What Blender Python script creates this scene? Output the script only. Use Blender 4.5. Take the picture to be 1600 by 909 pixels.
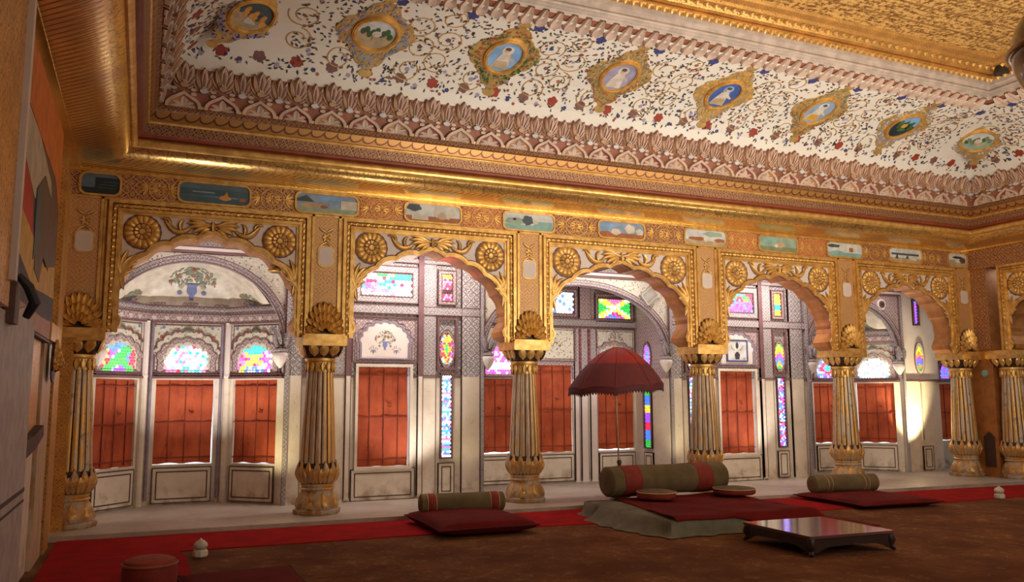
import bpy, bmesh, math, random
from math import sin, cos, pi, sqrt, atan2, radians
from mathutils import Vector, Matrix
from mathutils.geometry import tessellate_polygon
for o in list(bpy.data.objects): bpy.data.objects.remove(o)
COL = bpy.context.scene.collection
SC = bpy.context.scene

# ------------------------------------------------------------------ camera
F_PX, YAW, PITCH, ROLL = 1305.18, 0.4133, 0.1265, -0.0030
CX, CY, CZ = -1.7971, -9.3956, 1.2619
cam = bpy.data.cameras.new('camera'); camo = bpy.data.objects.new('camera', cam); COL.objects.link(camo)
fw = Vector((sin(YAW)*cos(PITCH), cos(YAW)*cos(PITCH), sin(PITCH)))
r0 = Vector((cos(YAW), -sin(YAW), 0)); u0 = r0.cross(fw)
rt = r0*cos(ROLL)+u0*sin(ROLL); up = -r0*sin(ROLL)+u0*cos(ROLL)
mw = Matrix.Identity(4)
for i in range(3):
    mw[i][0] = rt[i]; mw[i][1] = up[i]; mw[i][2] = -fw[i]
mw[0][3], mw[1][3], mw[2][3] = CX, CY, CZ
camo.matrix_world = mw
cam.sensor_width = 36; cam.lens = 36*F_PX/1600; cam.clip_start = .05; cam.clip_end = 100
SC.camera = camo
# ------------------------------------------------------------------ light
SC.view_settings.view_transform = 'Standard'; SC.view_settings.look = 'None'
SC.view_settings.gamma = 1; SC.view_settings.use_curve_mapping = False
SC.view_settings.exposure = 0.0
W = bpy.data.worlds.new('sky'); SC.world = W; W.use_nodes = True
bg = W.node_tree.nodes['Background']; bg.inputs[0].default_value = (.80, .9, 1, 1); bg.inputs[1].default_value = 2.4

def area(name, loc, target, sx, sy, power, color):
    L = bpy.data.lights.new(name, 'AREA'); L.shape = 'RECTANGLE'; L.size = sx; L.size_y = sy
    L.energy = power; L.color = color
    o = bpy.data.objects.new(name, L); COL.objects.link(o); o.location = loc
    o.rotation_euler = (Vector(target)-Vector(loc)).to_track_quat('-Z', 'Y').to_euler(); return o
def spot(name, loc, target, power, color, ang=60, blend=.8, r=.05):
    L = bpy.data.lights.new(name, 'SPOT'); L.energy = power; L.color = color; L.spot_size = radians(ang); L.spot_blend = blend
    L.shadow_soft_size = r
    o = bpy.data.objects.new(name, L); COL.objects.link(o); o.location = loc
    o.rotation_euler = (Vector(target)-Vector(loc)).to_track_quat('-Z', 'Y').to_euler(); return o
# added unseen lights: fill from the plain opposite wall, upward fill for the hall
area('back_fill_light', (2.6, -10.6, 2.3), (3.0, 0, 4.2), 3.2, 1.2, 42, (1, .88, .72))
area('back_fill_light', (7.5, -10.6, 2.3), (7.5, 0, 4.2), 3.2, 1.2, 46, (1, .88, .72))
spot('hall_fill', (2.7, -5.0, 1.75), (3.3, -1.3, 4.8), 430, (1, .89, .76), 108, 1.0, .30)  # added lights aimed up at the cove, no fixture there
area('hall_fill', (6.2, -4.6, 1.75), (6.2, -3.7, 4.0), 3.2, .5, 105, (1, .88, .72))
area('cornice_fill', (1.0, -2.2, 1.9), (-.3, -.3, 3.8), .9, .25, 4, (1, .84, .6))  # added lights to brighten the gilt cornice, without a fitting
area('cornice_fill', (7.0, -3.0, 1.9), (7.3, -.4, 3.9), 1.6, .25, 16, (1, .84, .6))
area('ceiling_fill', (5.0, -7.4, 3.0), (5.6, -3.2, 5.5), 3.5, .4, 110, (1, .84, .62))  # added light that brightens the gilt ceiling, source unseen
for (x, y, tx, ty, e, an) in [(-.75, .50, -.2, 1.12, 45, 70), (10.0, .50, 10.14, 1.0, 420, 48), (1.9, .4, 2.1, 1.0, 8, 75), (5.0, .45, 5.45, 1.0, 26, 70)]:
    spot('corridor_floor_lamp', (x, y, .15), (tx, ty, 1.05), e, (1, .86, .5), an, .9, .05)
for (x, wd, e, k, up_) in [(-1.25, 1.3, 18, .33, 230), (1.2, 1.8, 24, 1.35, 90), (3.9, 2.0, 24, .8, 130), (6.6, 1.8, 24, 1.3, 80), (9.0, 1.4, 17, .4, 90)]:
    spot('corridor_fill_low', (x+.12, .30, .04), (x, 1.35, 2.75), up_, (1, .92, .84), 85, .8, .03)  # added spot lifting the alcoves and domes from below, no fitting
    area('corridor_fill_high', (x, .46, 3.08), (x, .95, 1.0), wd, .15, e*k, (1, .90, .84))  # added light hidden above the arches to brighten the walk

# ------------------------------------------------------------------ node helper
class NB:
    def __init__(s, mat): s.nt = mat.node_tree; s.L = s.nt.links
    def node(s, t, **k):
        n = s.nt.nodes.new(t)
        for a, b in k.items(): setattr(n, a, b)
        return n
    def m(s, op, *a, clamp=False):
        n = s.node('ShaderNodeMath', operation=op, use_clamp=clamp)
        for i, v in enumerate(a):
            if isinstance(v, E_): s.L.new(v.s, n.inputs[i])
            else: n.inputs[i].default_value = v
        return E_(s, n.outputs[0])
    def coord(s, kind='Object'):
        return s.node('ShaderNodeTexCoord').outputs[kind]
    def sep(s, sock):
        n = s.node('ShaderNodeSeparateXYZ'); s.L.new(sock, n.inputs[0]); return [E_(s, n.outputs[i]) for i in range(3)]
    def comb(s, x, y, z=0.0):
        n = s.node('ShaderNodeCombineXYZ')
        for i, v in enumerate((x, y, z)):
            if isinstance(v, E_): s.L.new(v.s, n.inputs[i])
            else: n.inputs[i].default_value = v
        return n.outputs[0]
    def noise(s, vec=None, scale=5, detail=3, rough=.5, color=False):
        n = s.node('ShaderNodeTexNoise'); n.inputs['Scale'].default_value = scale; n.inputs['Detail'].default_value = detail
        n.inputs['Roughness'].default_value = rough
        if vec is not None: s.L.new(vec, n.inputs['Vector'])
        return n.outputs['Color'] if color else E_(s, n.outputs['Fac'])
    def voro(s, vec, scale=5, feature='F1', out='Distance'):
        n = s.node('ShaderNodeTexVoronoi', feature=feature); n.inputs['Scale'].default_value = scale
        if vec is not None: s.L.new(vec, n.inputs['Vector'])
        return E_(s, n.outputs[out]) if out == 'Distance' else n.outputs[out]
    def mix(s, f, a, b):
        n = s.node('ShaderNodeMix', data_type='RGBA')
        for i, v in ((0, f), (6, a), (7, b)):
            if isinstance(v, E_): s.L.new(v.s, n.inputs[i])
            elif isinstance(v, bpy.types.NodeSocket): s.L.new(v, n.inputs[i])
            elif isinstance(v, (int, float)): n.inputs[i].default_value = v
            else: n.inputs[i].default_value = (*v[:3], 1)
        return n.outputs[2]
class E_:
    def __init__(s, nb, sock): s.nb = nb; s.s = sock
    def __add__(s, o): return s.nb.m('ADD', s, o)
    def __radd__(s, o): return s.nb.m('ADD', o, s)
    def __sub__(s, o): return s.nb.m('SUBTRACT', s, o)
    def __rsub__(s, o): return s.nb.m('SUBTRACT', o, s)
    def __mul__(s, o): return s.nb.m('MULTIPLY', s, o)
    def __rmul__(s, o): return s.nb.m('MULTIPLY', o, s)
    def __truediv__(s, o): return s.nb.m('DIVIDE', s, o)
    def abs(s): return s.nb.m('ABSOLUTE', s)
    def fract(s): return s.nb.m('FRACT', s)
    def sin(s): return s.nb.m('SINE', s)
    def cos(s): return s.nb.m('COSINE', s)
    def lt(s, o): return s.nb.m('LESS_THAN', s, o)
    def gt(s, o): return s.nb.m('GREATER_THAN', s, o)
    def mx(s, o): return s.nb.m('MAXIMUM', s, o)
    def mn(s, o): return s.nb.m('MINIMUM', s, o)
    def sq(s): return s.nb.m('SQRT', s)
    def sstep(s, a, b):   # 0 at a -> 1 at b
        n = s.nb.node('ShaderNodeMapRange', interpolation_type='SMOOTHSTEP')
        s.nb.L.new(s.s, n.inputs[0]); n.inputs[1].default_value = a; n.inputs[2].default_value = b; return E_(s.nb, n.outputs[0])

MATS = {}
def mat(name, color=(.5, .5, .5), rough=.6, metal=0.0, fn=None, spec=None):
    if name in MATS: return MATS[name]
    m = bpy.data.materials.new(name); m.use_nodes = True; MATS[name] = m
    b = m.node_tree.nodes['Principled BSDF']
    b.inputs['Base Color'].default_value = (*color, 1); b.inputs['Roughness'].default_value = rough; b.inputs['Metallic'].default_value = metal
    if spec is not None: b.inputs['Specular IOR Level'].default_value = spec
    if fn: fn(NB(m), b)
    else:
        nb = NB(m); n = nb.noise(nb.coord(), 9, 4)
        c = nb.mix(n.sstep(.35, .65), [c*.86 for c in color], [min(1, c*1.12) for c in color]); nb.L.new(c, b.inputs['Base Color'])
    return m
def bump(nb, b, h, strength=.4, dist=.01):
    n = nb.node('ShaderNodeBump'); n.inputs['Strength'].default_value = strength; n.inputs['Distance'].default_value = dist
    nb.L.new(h.s, n.inputs['Height']); nb.L.new(n.outputs[0], b.inputs['Normal'])
def uv_wall(nb):
    u, v, _ = nb.sep(nb.coord('UV')); return u, v
def arabesque(nb, u, v, s, jit=.10):
    """white-on-1 mask of scroll lines: rosettes, rings and corner curls per cell"""
    vec = nb.comb(u, v, 0.0)
    nc = nb.sep(nb.noise(vec, s*1.3, 2, color=True))
    uu = u*s+(nc[0]-.5)*jit*2; vv = v*s+(nc[1]-.5)*jit*2
    p = uu.fract()-.5; q = vv.fract()-.5
    r = (p*p+q*q).sq(); th = nb.m('ARCTAN2', q, p)
    ros = (r-(th*5).cos()*.07-.17).abs().lt(.045)
    dot = r.lt(.07)
    ring = (r-.40-(th*4).cos()*.05).abs().lt(.045)
    p2 = p.abs()-.5; q2 = q.abs()-.5
    r2 = (p2*p2+q2*q2).sq(); th2 = nb.m('ARCTAN2', q2, p2)
    c2 = (r2-.16-(th2*8).cos()*.04).abs().lt(.04); d2 = r2.lt(.06)
    fine = nb.noise(vec, s*4.5, 2).gt(.60)
    return ros.mx(dot).mx(ring).mx(c2).mx(d2).mx(fine*.75)

GOLD = (.78, .48, .14); GOLD_D = (.30, .115, .028)
def m_gold(nb, b):
    n = nb.noise(nb.coord(), 14, 4); n2 = nb.noise(nb.coord(), 3, 3)
    c = nb.mix(n.sstep(.3, .7), (.62, .35, .085), (.86, .56, .19)); c = nb.mix(n2.sstep(.55, .75)*.4, c, (.36, .15, .05))
    nb.L.new(c, b.inputs['Base Color']); bump(nb, b, nb.noise(nb.coord(), 60, 2), .15, .004)
def m_goldcarve(s, ground=(.20, .07, .03), gold=(.78, .44, .12), jit=.16):
    def f(nb, b):
        u, v = uv_wall(nb); a = arabesque(nb, u, v, s, jit)
        vo = nb.voro(nb.comb(u, v, 0.0), s*3.1).sstep(.15, .45)
        n = nb.noise(nb.coord(), 6, 3)
        g = nb.mix(n.sstep(.3, .7), [c*.8 for c in gold], [min(1, c*1.1) for c in gold])
        c = nb.mix(a.mx(vo*.55), g, g); k = (1-a)*(1-vo*.5)
        c = nb.mix(k*.85, g, ground); nb.L.new(c, b.inputs['Base Color'])
        bump(nb, b, a.mx(vo*.6), .5, .012)
        mt = nb.m('MULTIPLY_ADD', k, -.6, .75); nb.L.new(mt.s, b.inputs['Metallic'])
    return f
def m_goldceil(nb, b):
    co = nb.coord(); x, y, z = nb.sep(co)
    n = nb.noise(co, 24, 4, .7); row = ((y*3.2).fract()-.5).abs().lt(.05); n3 = nb.noise(nb.comb(x*.5, y*3.0, 0.0), 9, 3)
    k = (n*.8+n3*.35).sstep(.52, .66).mx(row*.7)
    c = nb.mix(k, (.90, .58, .19), (.24, .095, .025)); nb.L.new(c, b.inputs['Base Color']); bump(nb, b, 1-k, .6, .02)
def m_cornice(nb, b):
    co = nb.coord(); x, y, z = nb.sep(co)
    u = x+y; n = nb.noise(co, 22, 4, .65); n2 = nb.noise(co, 1.2, 3); dd = (z-3.60)*1.6
    vec = nb.comb(x, y, 0.0); e = nb.voro(vec, 11, 'DISTANCE_TO_EDGE').lt(.045); f1 = nb.voro(vec, 11); ring = (f1-.28).abs().lt(.035)
    low = z.lt(3.655); zig = (((u*13.0).fract()-.5).abs()*2-(z-3.612)*26.0).abs().lt(.16)*low
    k = (e.mx(ring)*(1-low)*n.sstep(.38, .5)*.7).mx(zig)
    c = nb.mix(n2.sstep(.52, .66)*.6, (.97, .68, .23), (.60, .36, .17)); c = nb.mix(k*.8, c, (.22, .11, .07))
    nb.L.new(c, b.inputs['Base Color']); bump(nb, b, n, .25, .01)
    rr = nb.m('MULTIPLY_ADD', n2, .20, .17); nb.L.new(rr.s, b.inputs['Roughness'])
def m_scroll(ground, line, s=8):
    def f(nb, b):
        u, v = uv_wall(nb); a = arabesque(nb, u, v, s, .22)
        n = nb.noise(nb.coord(), 5, 3)
        g = nb.mix(n, ground, [c*1.4 for c in ground])
        nb.L.new(nb.mix(a, g, line), b.inputs['Base Color']); bump(nb, b, a, .3, .006)
        nb.L.new((a*.5).s, b.inputs['Metallic'])
    return f
def m_filigree(s=6.5, base=(.56, .51, .46), line=(.10, .085, .12)):
    def f(nb, b):
        u, v = uv_wall(nb); a = arabesque(nb, u, v, s, .10); a2 = arabesque(nb, u+.31, v+.17, s*2.1, .25)
        n = nb.noise(nb.coord(), 2.2, 3)
        bs = nb.mix(n, [c*.85 for c in base], [min(1, c*1.15) for c in base])
        c = nb.mix(a*.85, bs, line); c = nb.mix(a2*.28, c, line)
        nb.L.new(c, b.inputs['Base Color']); bump(nb, b, a, .15, .004)
    return f
def m_floral(nb, b):
    u, v = uv_wall(nb); vec = nb.comb(u, v, 0.0); d = nb.voro(vec, 22); n = nb.noise(vec, 30, 3, .6); big = nb.noise(vec, 2.5, 2)
    n4 = nb.node('ShaderNodeTexVoronoi'); n4.inputs['Scale'].default_value = 22; nb.L.new(vec, n4.inputs['Vector'])
    h = nb.sep(n4.outputs['Color'])[0]
    c = nb.mix(big, (.72, .67, .56), (.60, .56, .46)); twig = (n-.5).abs().lt(.022)
    c = nb.mix(twig*.55, c, (.22, .23, .17))
    fl = nb.mix(h.gt(.45), (.20, .24, .17), (.26, .09, .06)); fl = nb.mix(h.gt(.7), fl, (.12, .12, .16))
    c = nb.mix(d.lt(.26)*.85, c, fl); nb.L.new(c, b.inputs['Base Color'])
def m_cream(nb, b):
    co = nb.coord(); n = nb.noise(co, 2.5, 5, .6); n2 = nb.noise(co, 14, 4); x, y, z = nb.sep(co)
    c = nb.mix(n.sstep(.3, .75), (.74, .66, .55), (.60, .51, .40)); c = nb.mix(n2.sstep(.58, .8)*.35, c, (.33, .22, .13))
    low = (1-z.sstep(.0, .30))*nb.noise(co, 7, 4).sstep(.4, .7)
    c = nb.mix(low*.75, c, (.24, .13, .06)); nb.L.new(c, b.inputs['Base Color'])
def m_white(nb, b):
    co = nb.coord(); n = nb.noise(co, 1.7, 4, .6)
    nb.L.new(nb.mix(n.sstep(.3, .7), (.76, .68, .64), (.66, .57, .52)), b.inputs['Base Color'])
def m_blind(nb, b):
    co = nb.coord(); x, y, z = nb.sep(co); n = nb.noise(co, 3.5, 5, .65); n2 = nb.noise(nb.comb(x*2.5, y*2.5, z*.6), 6, 4, .7)
    c = nb.mix(n.sstep(.3, .7), (.29, .042, .012), (.43, .078, .022)); c = nb.mix(n2.sstep(.58, .70)*.55, c, (.16, .022, .010))
    nb.L.new(c, b.inputs['Base Color'])
    tr = nb.node('ShaderNodeBsdfTranslucent'); nb.L.new(c, tr.inputs[0])
    mx = nb.node('ShaderNodeMixShader'); mx.inputs[0].default_value = .14
    out = [q for q in nb.nt.nodes if q.type == 'OUTPUT_MATERIAL'][0]
    nb.L.new(b.outputs[0], mx.inputs[1]); nb.L.new(tr.outputs[0], mx.inputs[2]); nb.L.new(mx.outputs[0], out.inputs[0])
def m_carpet(nb, b):
    co = nb.coord(); n = nb.noise(co, 1.3, 5, .65); n2 = nb.noise(co, 160, 2); n3 = nb.noise(co, 9, 4, .75); v = nb.voro(co, 5)
    c = nb.mix(n.sstep(.35, .7), (.115, .042, .018), (.20, .085, .035)); c = nb.mix(n3.sstep(.52, .66)*n.sstep(.40, .62)*.6, c, (.36, .21, .10))
    c = nb.mix((v-.28).abs().lt(.03)*.25, c, (.32, .19, .09))
    c = nb.mix(n2*.25, c, (.03, .01, .005)); nb.L.new(c, b.inputs['Base Color']); bump(nb, b, n2, .3, .004)
def m_cloth(color, k=.8):
    def f(nb, b):
        co = nb.coord(); n = nb.noise(co, 5, 4); w = nb.noise(co, 220, 1)
        c = nb.mix(n.sstep(.3, .7), [q*k for q in color], [min(1, q*1.15) for q in color]); nb.L.new(c, b.inputs['Base Color']); bump(nb, b, w, .25, .003)
    return f
def m_marble(nb, b):
    co = nb.coord(); n = nb.noise(co, 1.3, 6, .6); n2 = nb.noise(co, 7, 5, .65)
    c = nb.mix(n.sstep(.35, .7), (.48, .42, .36), (.33, .27, .22)); c = nb.mix(n2.sstep(.5, .75)*.4, c, (.2, .13, .09))
    nb.L.new(c, b.inputs['Base Color'])
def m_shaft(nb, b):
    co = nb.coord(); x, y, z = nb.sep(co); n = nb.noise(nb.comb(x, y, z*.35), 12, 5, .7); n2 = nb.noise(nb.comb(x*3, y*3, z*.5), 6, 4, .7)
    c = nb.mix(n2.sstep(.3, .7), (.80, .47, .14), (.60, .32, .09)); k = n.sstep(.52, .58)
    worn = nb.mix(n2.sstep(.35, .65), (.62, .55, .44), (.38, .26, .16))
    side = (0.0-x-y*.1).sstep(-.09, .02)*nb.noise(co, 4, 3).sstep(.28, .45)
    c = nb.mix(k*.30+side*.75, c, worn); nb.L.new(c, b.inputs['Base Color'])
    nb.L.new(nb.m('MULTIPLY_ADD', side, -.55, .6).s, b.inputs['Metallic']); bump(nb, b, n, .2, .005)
def m_glass(nb, b):
    at = nb.node('ShaderNodeAttribute', attribute_name='Col')
    nb.L.new(at.outputs['Color'], b.inputs['Emission Color']); b.inputs['Emission Strength'].default_value = 1.25
    nb.L.new(at.outputs['Color'], b.inputs['Base Color'])

gold = mat('gilded_plaster', GOLD, .36, .55, m_gold)
goldleaf = mat('gilded_relief', GOLD, .42, .5, m_gold)
carve = mat('carved_gilt', GOLD, .42, .7, m_goldcarve(6))
carve_s = mat('fine_carved_gilt', GOLD, .42, .7, m_goldcarve(11))
goldceil = mat('gilt_ceiling', GOLD, .42, .45, m_goldceil)
cornice_m = mat('painted_gilt_cornice', GOLD, .26, .85, m_cornice)
scroll_d = mat('dark_scroll_painting', fn=m_scroll((.16, .055, .045), (.66, .37, .13)), rough=.55)
scroll_o = mat('orange_scroll_painting', fn=m_scroll((.40, .10, .03), (.68, .38, .15)), rough=.55)
scroll_g = mat('ochre_scroll_painting', fn=m_scroll((.42, .22, .10), (.72, .44, .18), 10), rough=.5)
filig = mat('grey_arabesque_plaster', fn=m_filigree(), rough=.6)
filig_f = mat('fine_grey_arabesque', fn=m_filigree(9.5, (.54, .49, .45), (.11, .085, .12)), rough=.6)
filig_l = mat('light_floral_plaster', fn=m_floral, rough=.6)
filig_m = mat('mauve_arabesque', fn=m_filigree(8, (.56, .46, .43), (.15, .07, .09)), rough=.6)
cream = mat('aged_cream_plaster', rough=.55, fn=m_cream)
white = mat('warm_white_plaster', rough=.6, fn=m_white)
mauve = mat('mauve_line_paint', (.16, .075, .08), .6)
darkline = mat('dark_brown_paint', (.06, .028, .022), .6)
brown = mat('brown_gilt_soffit', (.46, .20, .060), .38, .45)
blindm = mat('orange_red_cloth', rough=.8, fn=m_blind)
blind_d = mat('dark_red_batten', (.20, .030, .013), .8)
carpet_m = mat('brown_pile_carpet', rough=.95, fn=m_carpet, spec=.1)
redcarpet = mat('red_felt', rough=.95, fn=m_cloth((.30, .006, .006)), spec=.1)
redcloth = mat('dark_red_velvet', rough=.9, fn=m_cloth((.125, .007, .006)), spec=.15)
greencloth = mat('olive_brown_cloth', rough=.8, fn=m_cloth((.15, .112, .058)), spec=.2)
greycloth = mat('grey_green_drape', rough=.75, fn=m_cloth((.15, .14, .10)), spec=.2)
piping = mat('gold_thread_edging', (.50, .33, .16), .5, .2)
marble = mat('worn_marble', rough=.42, fn=m_marble)
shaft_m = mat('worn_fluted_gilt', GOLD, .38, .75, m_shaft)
def m_worn(a, b_, m0):
    def f(nb, b):
        co = nb.coord(); n = nb.noise(co, 10, 5, .65); n2 = nb.noise(co, 35, 3)
        k = n.sstep(.46, .58); c = nb.mix(k, a, b_); c = nb.mix(n2.sstep(.55, .7)*.4, c, (.16, .07, .03)); nb.L.new(c, b.inputs['Base Color'])
        nb.L.new(nb.m('MULTIPLY_ADD', k, -m0, m0).s, b.inputs['Metallic']); bump(nb, b, n, .2, .006)
    return f
worn_m = mat('worn_base_plaster', rough=.5, fn=m_worn((.42, .24, .09), (.44, .36, .28), .5))
worn_g = mat('rubbed_gilt', rough=.42, fn=m_worn((.66, .38, .11), (.42, .28, .15), .6))
def m_weath(nb, b):
    co = nb.coord(); x, y, z = nb.sep(co); n = nb.noise(nb.comb(x*6, y*6, z*.7), 2.2, 5, .7); n2 = nb.noise(co, 14, 4, .7)
    k = n.sstep(.44, .56); c = nb.mix(k, (.64, .38, .11), (.56, .48, .38)); c = nb.mix(n2.sstep(.52, .68)*.7, c, (.24, .13, .06)); nb.L.new(c, b.inputs['Base Color'])
    nb.L.new(nb.m('MULTIPLY_ADD', k, -.5, .55).s, b.inputs['Metallic']); bump(nb, b, n2, .2, .005)
weath = mat('weathered_gilt_plaster', rough=.42, fn=m_weath)
glassm = mat('stained_glass', rough=.2, fn=m_glass)
lead = mat('glass_lattice', (.16, .11, .11), .6)
# ------------------------------------------------------------------ mesh helpers
class MB:
    def __init__(s): s.v = []; s.f = []; s.m = []; s.c = None
    def add(s, vs, fs, m=0):
        n = len(s.v); s.v += [tuple(q) for q in vs]; s.f += [tuple(n+i for i in f) for f in fs]; s.m += [m]*len(fs)
        return s
    def box(s, x0, x1, y0, y1, z0, z1, m=0, mp=None):
        vs = [(x, y, z) for x in (x0, x1) for y in (y0, y1) for z in (z0, z1)]
        if mp: vs = [mp(*q) for q in vs]
        return s.add(vs, [(0, 1, 3, 2), (4, 6, 7, 5), (0, 4, 5, 1), (2, 3, 7, 6), (0, 2, 6, 4), (1, 5, 7, 3)], m)
    def prism(s, poly, h0, h1, mp, m=0, ms=None, back=True):
        n = len(poly); tris = tessellate_polygon([[Vector((p[0], p[1], 0)) for p in poly]])
        vs = [mp(p[0], p[1], h1) for p in poly]+[mp(p[0], p[1], h0) for p in poly]
        s.add(vs, [tuple(t) for t in tris], m)
        b = len(s.v)-2*n
        if back: s.f += [tuple(b+n+i for i in t) for t in tris]; s.m += [m]*len(tris)
        for i in range(n):
            j = (i+1) % n; s.f.append((b+i, b+j, b+n+j, b+n+i)); s.m.append(m if ms is None else ms)
        return s
    def strip(s, A, B, h0, h1, mp, m=0, closed=False):   # band between polylines A and B, thick
        n = len(A)
        vs = [mp(p[0], p[1], h) for h in (h1, h0) for P in (A, B) for p in P]
        fs = []
        for i in range(n if closed else n-1):
            j = (i+1) % n
            fs += [(i, j, n+j, n+i), (2*n+i, 3*n+i, 3*n+j, 2*n+j), (i, 2*n+i, 2*n+j, j), (n+i, n+j, 3*n+j, 3*n+i)]
        return s.add(vs, fs, m)
    def lathe(s, prof, n=32, cx=0, cy=0, rf=None, m=0, cz=0, mf=None):
        vs = []; fs = []
        for k, (r, z) in enumerate(prof):
            for i in range(n):
                a = 2*pi*i/n; rr = rf(r, z, a) if rf else r
                vs.append((cx+rr*cos(a), cy+rr*sin(a), cz+z))
        N = len(prof)
        b = len(s.v); s.v += vs
        for k in range(N-1):
            for i in range(n):
                j = (i+1) % n; s.f.append((b+k*n+i, b+k*n+j, b+(k+1)*n+j, b+(k+1)*n+i))
                s.m.append(mf(prof[k][1], i) if mf else m)
        s.f.append(tuple(b+i for i in reversed(range(n)))); s.m.append(m)
        s.f.append(tuple(b+(N-1)*n+i for i in range(n))); s.m.append(m)
        return s
    def tube(s, pts, r, n=8, m=0, twist=0, amp=0, lobes=3, closed=False):
        pts = [Vector(p) for p in pts]; N = len(pts); b = len(s.v); ref = None; acc = 0
        for k, p in enumerate(pts):
            a = pts[(k-1) % N] if (closed or k > 0) else p; c = pts[(k+1) % N] if (closed or k < N-1) else p
            t = (c-a).normalized()
            if ref is None: ref = Vector((0, 0, 1)) if abs(t.z) < .9 else Vector((1, 0, 0))
            x = (ref-t*ref.dot(t)).normalized(); y = t.cross(x); ref = x
            if k: acc += (p-pts[k-1]).length
            rk = r[k] if isinstance(r, (list, tuple)) else r
            for i in range(n):
                th = 2*pi*i/n; rr = rk*(1+amp*sin(lobes*th+twist*acc)); q = p+x*(rr*cos(th))+y*(rr*sin(th)); s.v.append(tuple(q))
        for k in range(N if closed else N-1):
            for i in range(n):
                j = (i+1) % n; kk = (k+1) % N; s.f.append((b+k*n+i, b+k*n+j, b+kk*n+j, b+kk*n+i)); s.m.append(m)
        if not closed:
            s.f.append(tuple(b+i for i in reversed(range(n)))); s.m.append(m)
            s.f.append(tuple(b+(N-1)*n+i for i in range(n))); s.m.append(m)
        return s
    def leaf(s, path, w, h, mp, m=0, h0=0.0, md=None, ow=.006, blunt=False, hollow=False):
        """carved leaf with a raised rib along a 2-D path; md = dark outline plate behind it"""
        N = len(path); vs = []; P = [Vector(p) for p in path]
        L = [0]
        for k in range(1, N): L.append(L[-1]+(P[k]-P[k-1]).length)
        def ring(off, hh, W):
            out = []
            for k in range(N):
                t = (P[min(k+1, N-1)]-P[max(k-1, 0)]).normalized(); nn = Vector((-t.y, t.x)); x = L[k]/L[-1]
                ww = W*((.35+.65*x/.62) if x < .62 else max(.10, sqrt(max(0, 1-((x-.62)/.385)**2)))) if blunt else W*max(.04, sin(pi*min(1, .10+.90*x)**1.0)**.75 if x < 1 else .02)
                out.append((P[k]+nn*(ww*off), hh*(.35+.65*sin(pi*min(1, .12+.80*x)))))
            return out
        cols = [ring(-1, 0, w), ring(-.78, h, w), ring(0, h*.15, w), ring(.78, h, w), ring(1, 0, w)] if hollow else [ring(-1, 0, w), ring(-.6, h*.8, w), ring(0, h*.62, w), ring(.6, h*.8, w), ring(1, 0, w)]
        vs = [mp(q[0].x, q[0].y, h0+q[1]) for c in cols for q in c]
        s.add(vs, [(a*N+k, a*N+k+1, (a+1)*N+k+1, (a+1)*N+k) for a in range(4) for k in range(N-1)], m)
        if md is not None:
            A = [q[0] for q in ring(-1, 0, w+ow)]; B = [q[0] for q in ring(1, 0, w+ow)]
            s.strip(A, B, 0, h0+.003, mp, md)
        return s
    def disc(s, cu, cv, ru, rv, h, mp, m=0, n=24, h0=0.0, fn=None):
        poly = []
        for i in range(n):
            a = 2*pi*i/n; k = fn(a) if fn else 1; poly.append((cu+ru*k*cos(a), cv+rv*k*sin(a)))
        return s.prism(poly, h0, h, mp, m, back=False)
    def build(s, name, mats, parent=None, loc=None, smooth=False, label=None, kind=None, cat=None, group=None):
        me = bpy.data.meshes.new(name); me.from_pydata(s.v, [], s.f)
        for q in (mats if isinstance(mats, (list, tuple)) else [mats]): me.materials.append(q)
        me.polygons.foreach_set('material_index', s.m)
        if smooth: me.polygons.foreach_set('use_smooth', [True]*len(s.f))
        if s.c is not None:
            ca = me.color_attributes.new('Col', 'FLOAT_COLOR', 'CORNER'); d = []
            for p in me.polygons:
                for _ in p.loop_indices: d += [*s.c[p.index], 1]
            ca.data.foreach_set('color', d)
        me.update()
        uvl = me.uv_layers.new(name='UVMap'); d = [0.0]*(2*len(me.loops)); V = s.v
        for p in me.polygons:
            n_ = p.normal
            if abs(n_.z) > .8 or n_.x*n_.x+n_.y*n_.y < 1e-9: tx, ty = 1.0, 0.0; flat = True
            else:
                l_ = sqrt(n_.x*n_.x+n_.y*n_.y); tx, ty = -n_.y/l_, n_.x/l_; flat = False
            for li, vi in zip(p.loop_indices, p.vertices):
                q = V[vi]; d[2*li] = q[0]*tx+q[1]*ty; d[2*li+1] = q[1] if flat else q[2]
        uvl.data.foreach_set('uv', d)
        if smooth and hasattr(me, 'set_sharp_from_angle'): me.set_sharp_from_angle(angle=radians(50))
        o = bpy.data.objects.new(name, me); COL.objects.link(o)
        if parent: o.parent = parent
        if loc: o.location = loc
        if label: o['label'] = label
        if cat: o['category'] = cat
        if kind: o['kind'] = kind
        if group: o['group'] = group
        return o
def thing(name, label, cat, loc=(0, 0, 0), rz=0, group=None, kind=None):
    o = bpy.data.objects.new(name, None); COL.objects.link(o); o.location = loc; o.rotation_euler = (0, 0, rz)
    o.empty_display_size = .1; o['label'] = label; o['category'] = cat
    if group: o['group'] = group
    if kind: o['kind'] = kind
    return o
def vmap(x0=0, y0=0, z0=0): return lambda u, v, h: (x0+u, y0-h, z0+v)    # wall facing -y
def arc(p, q, sag, n=6):
    p = Vector(p); q = Vector(q); d = q-p; nn = Vector((-d.y, d.x)).normalized()
    return [tuple(p+d*t+nn*(sag*4*t*(1-t))) for t in [i/n for i in range(n)]]
def offset(P, d):
    out = []
    for k in range(len(P)):
        a = Vector(P[max(k-1, 0)]); c = Vector(P[min(k+1, len(P)-1)]); t = (c-a).normalized(); out.append(tuple(Vector(P[k])+Vector((-t.y, t.x))*d))
    return out
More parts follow.
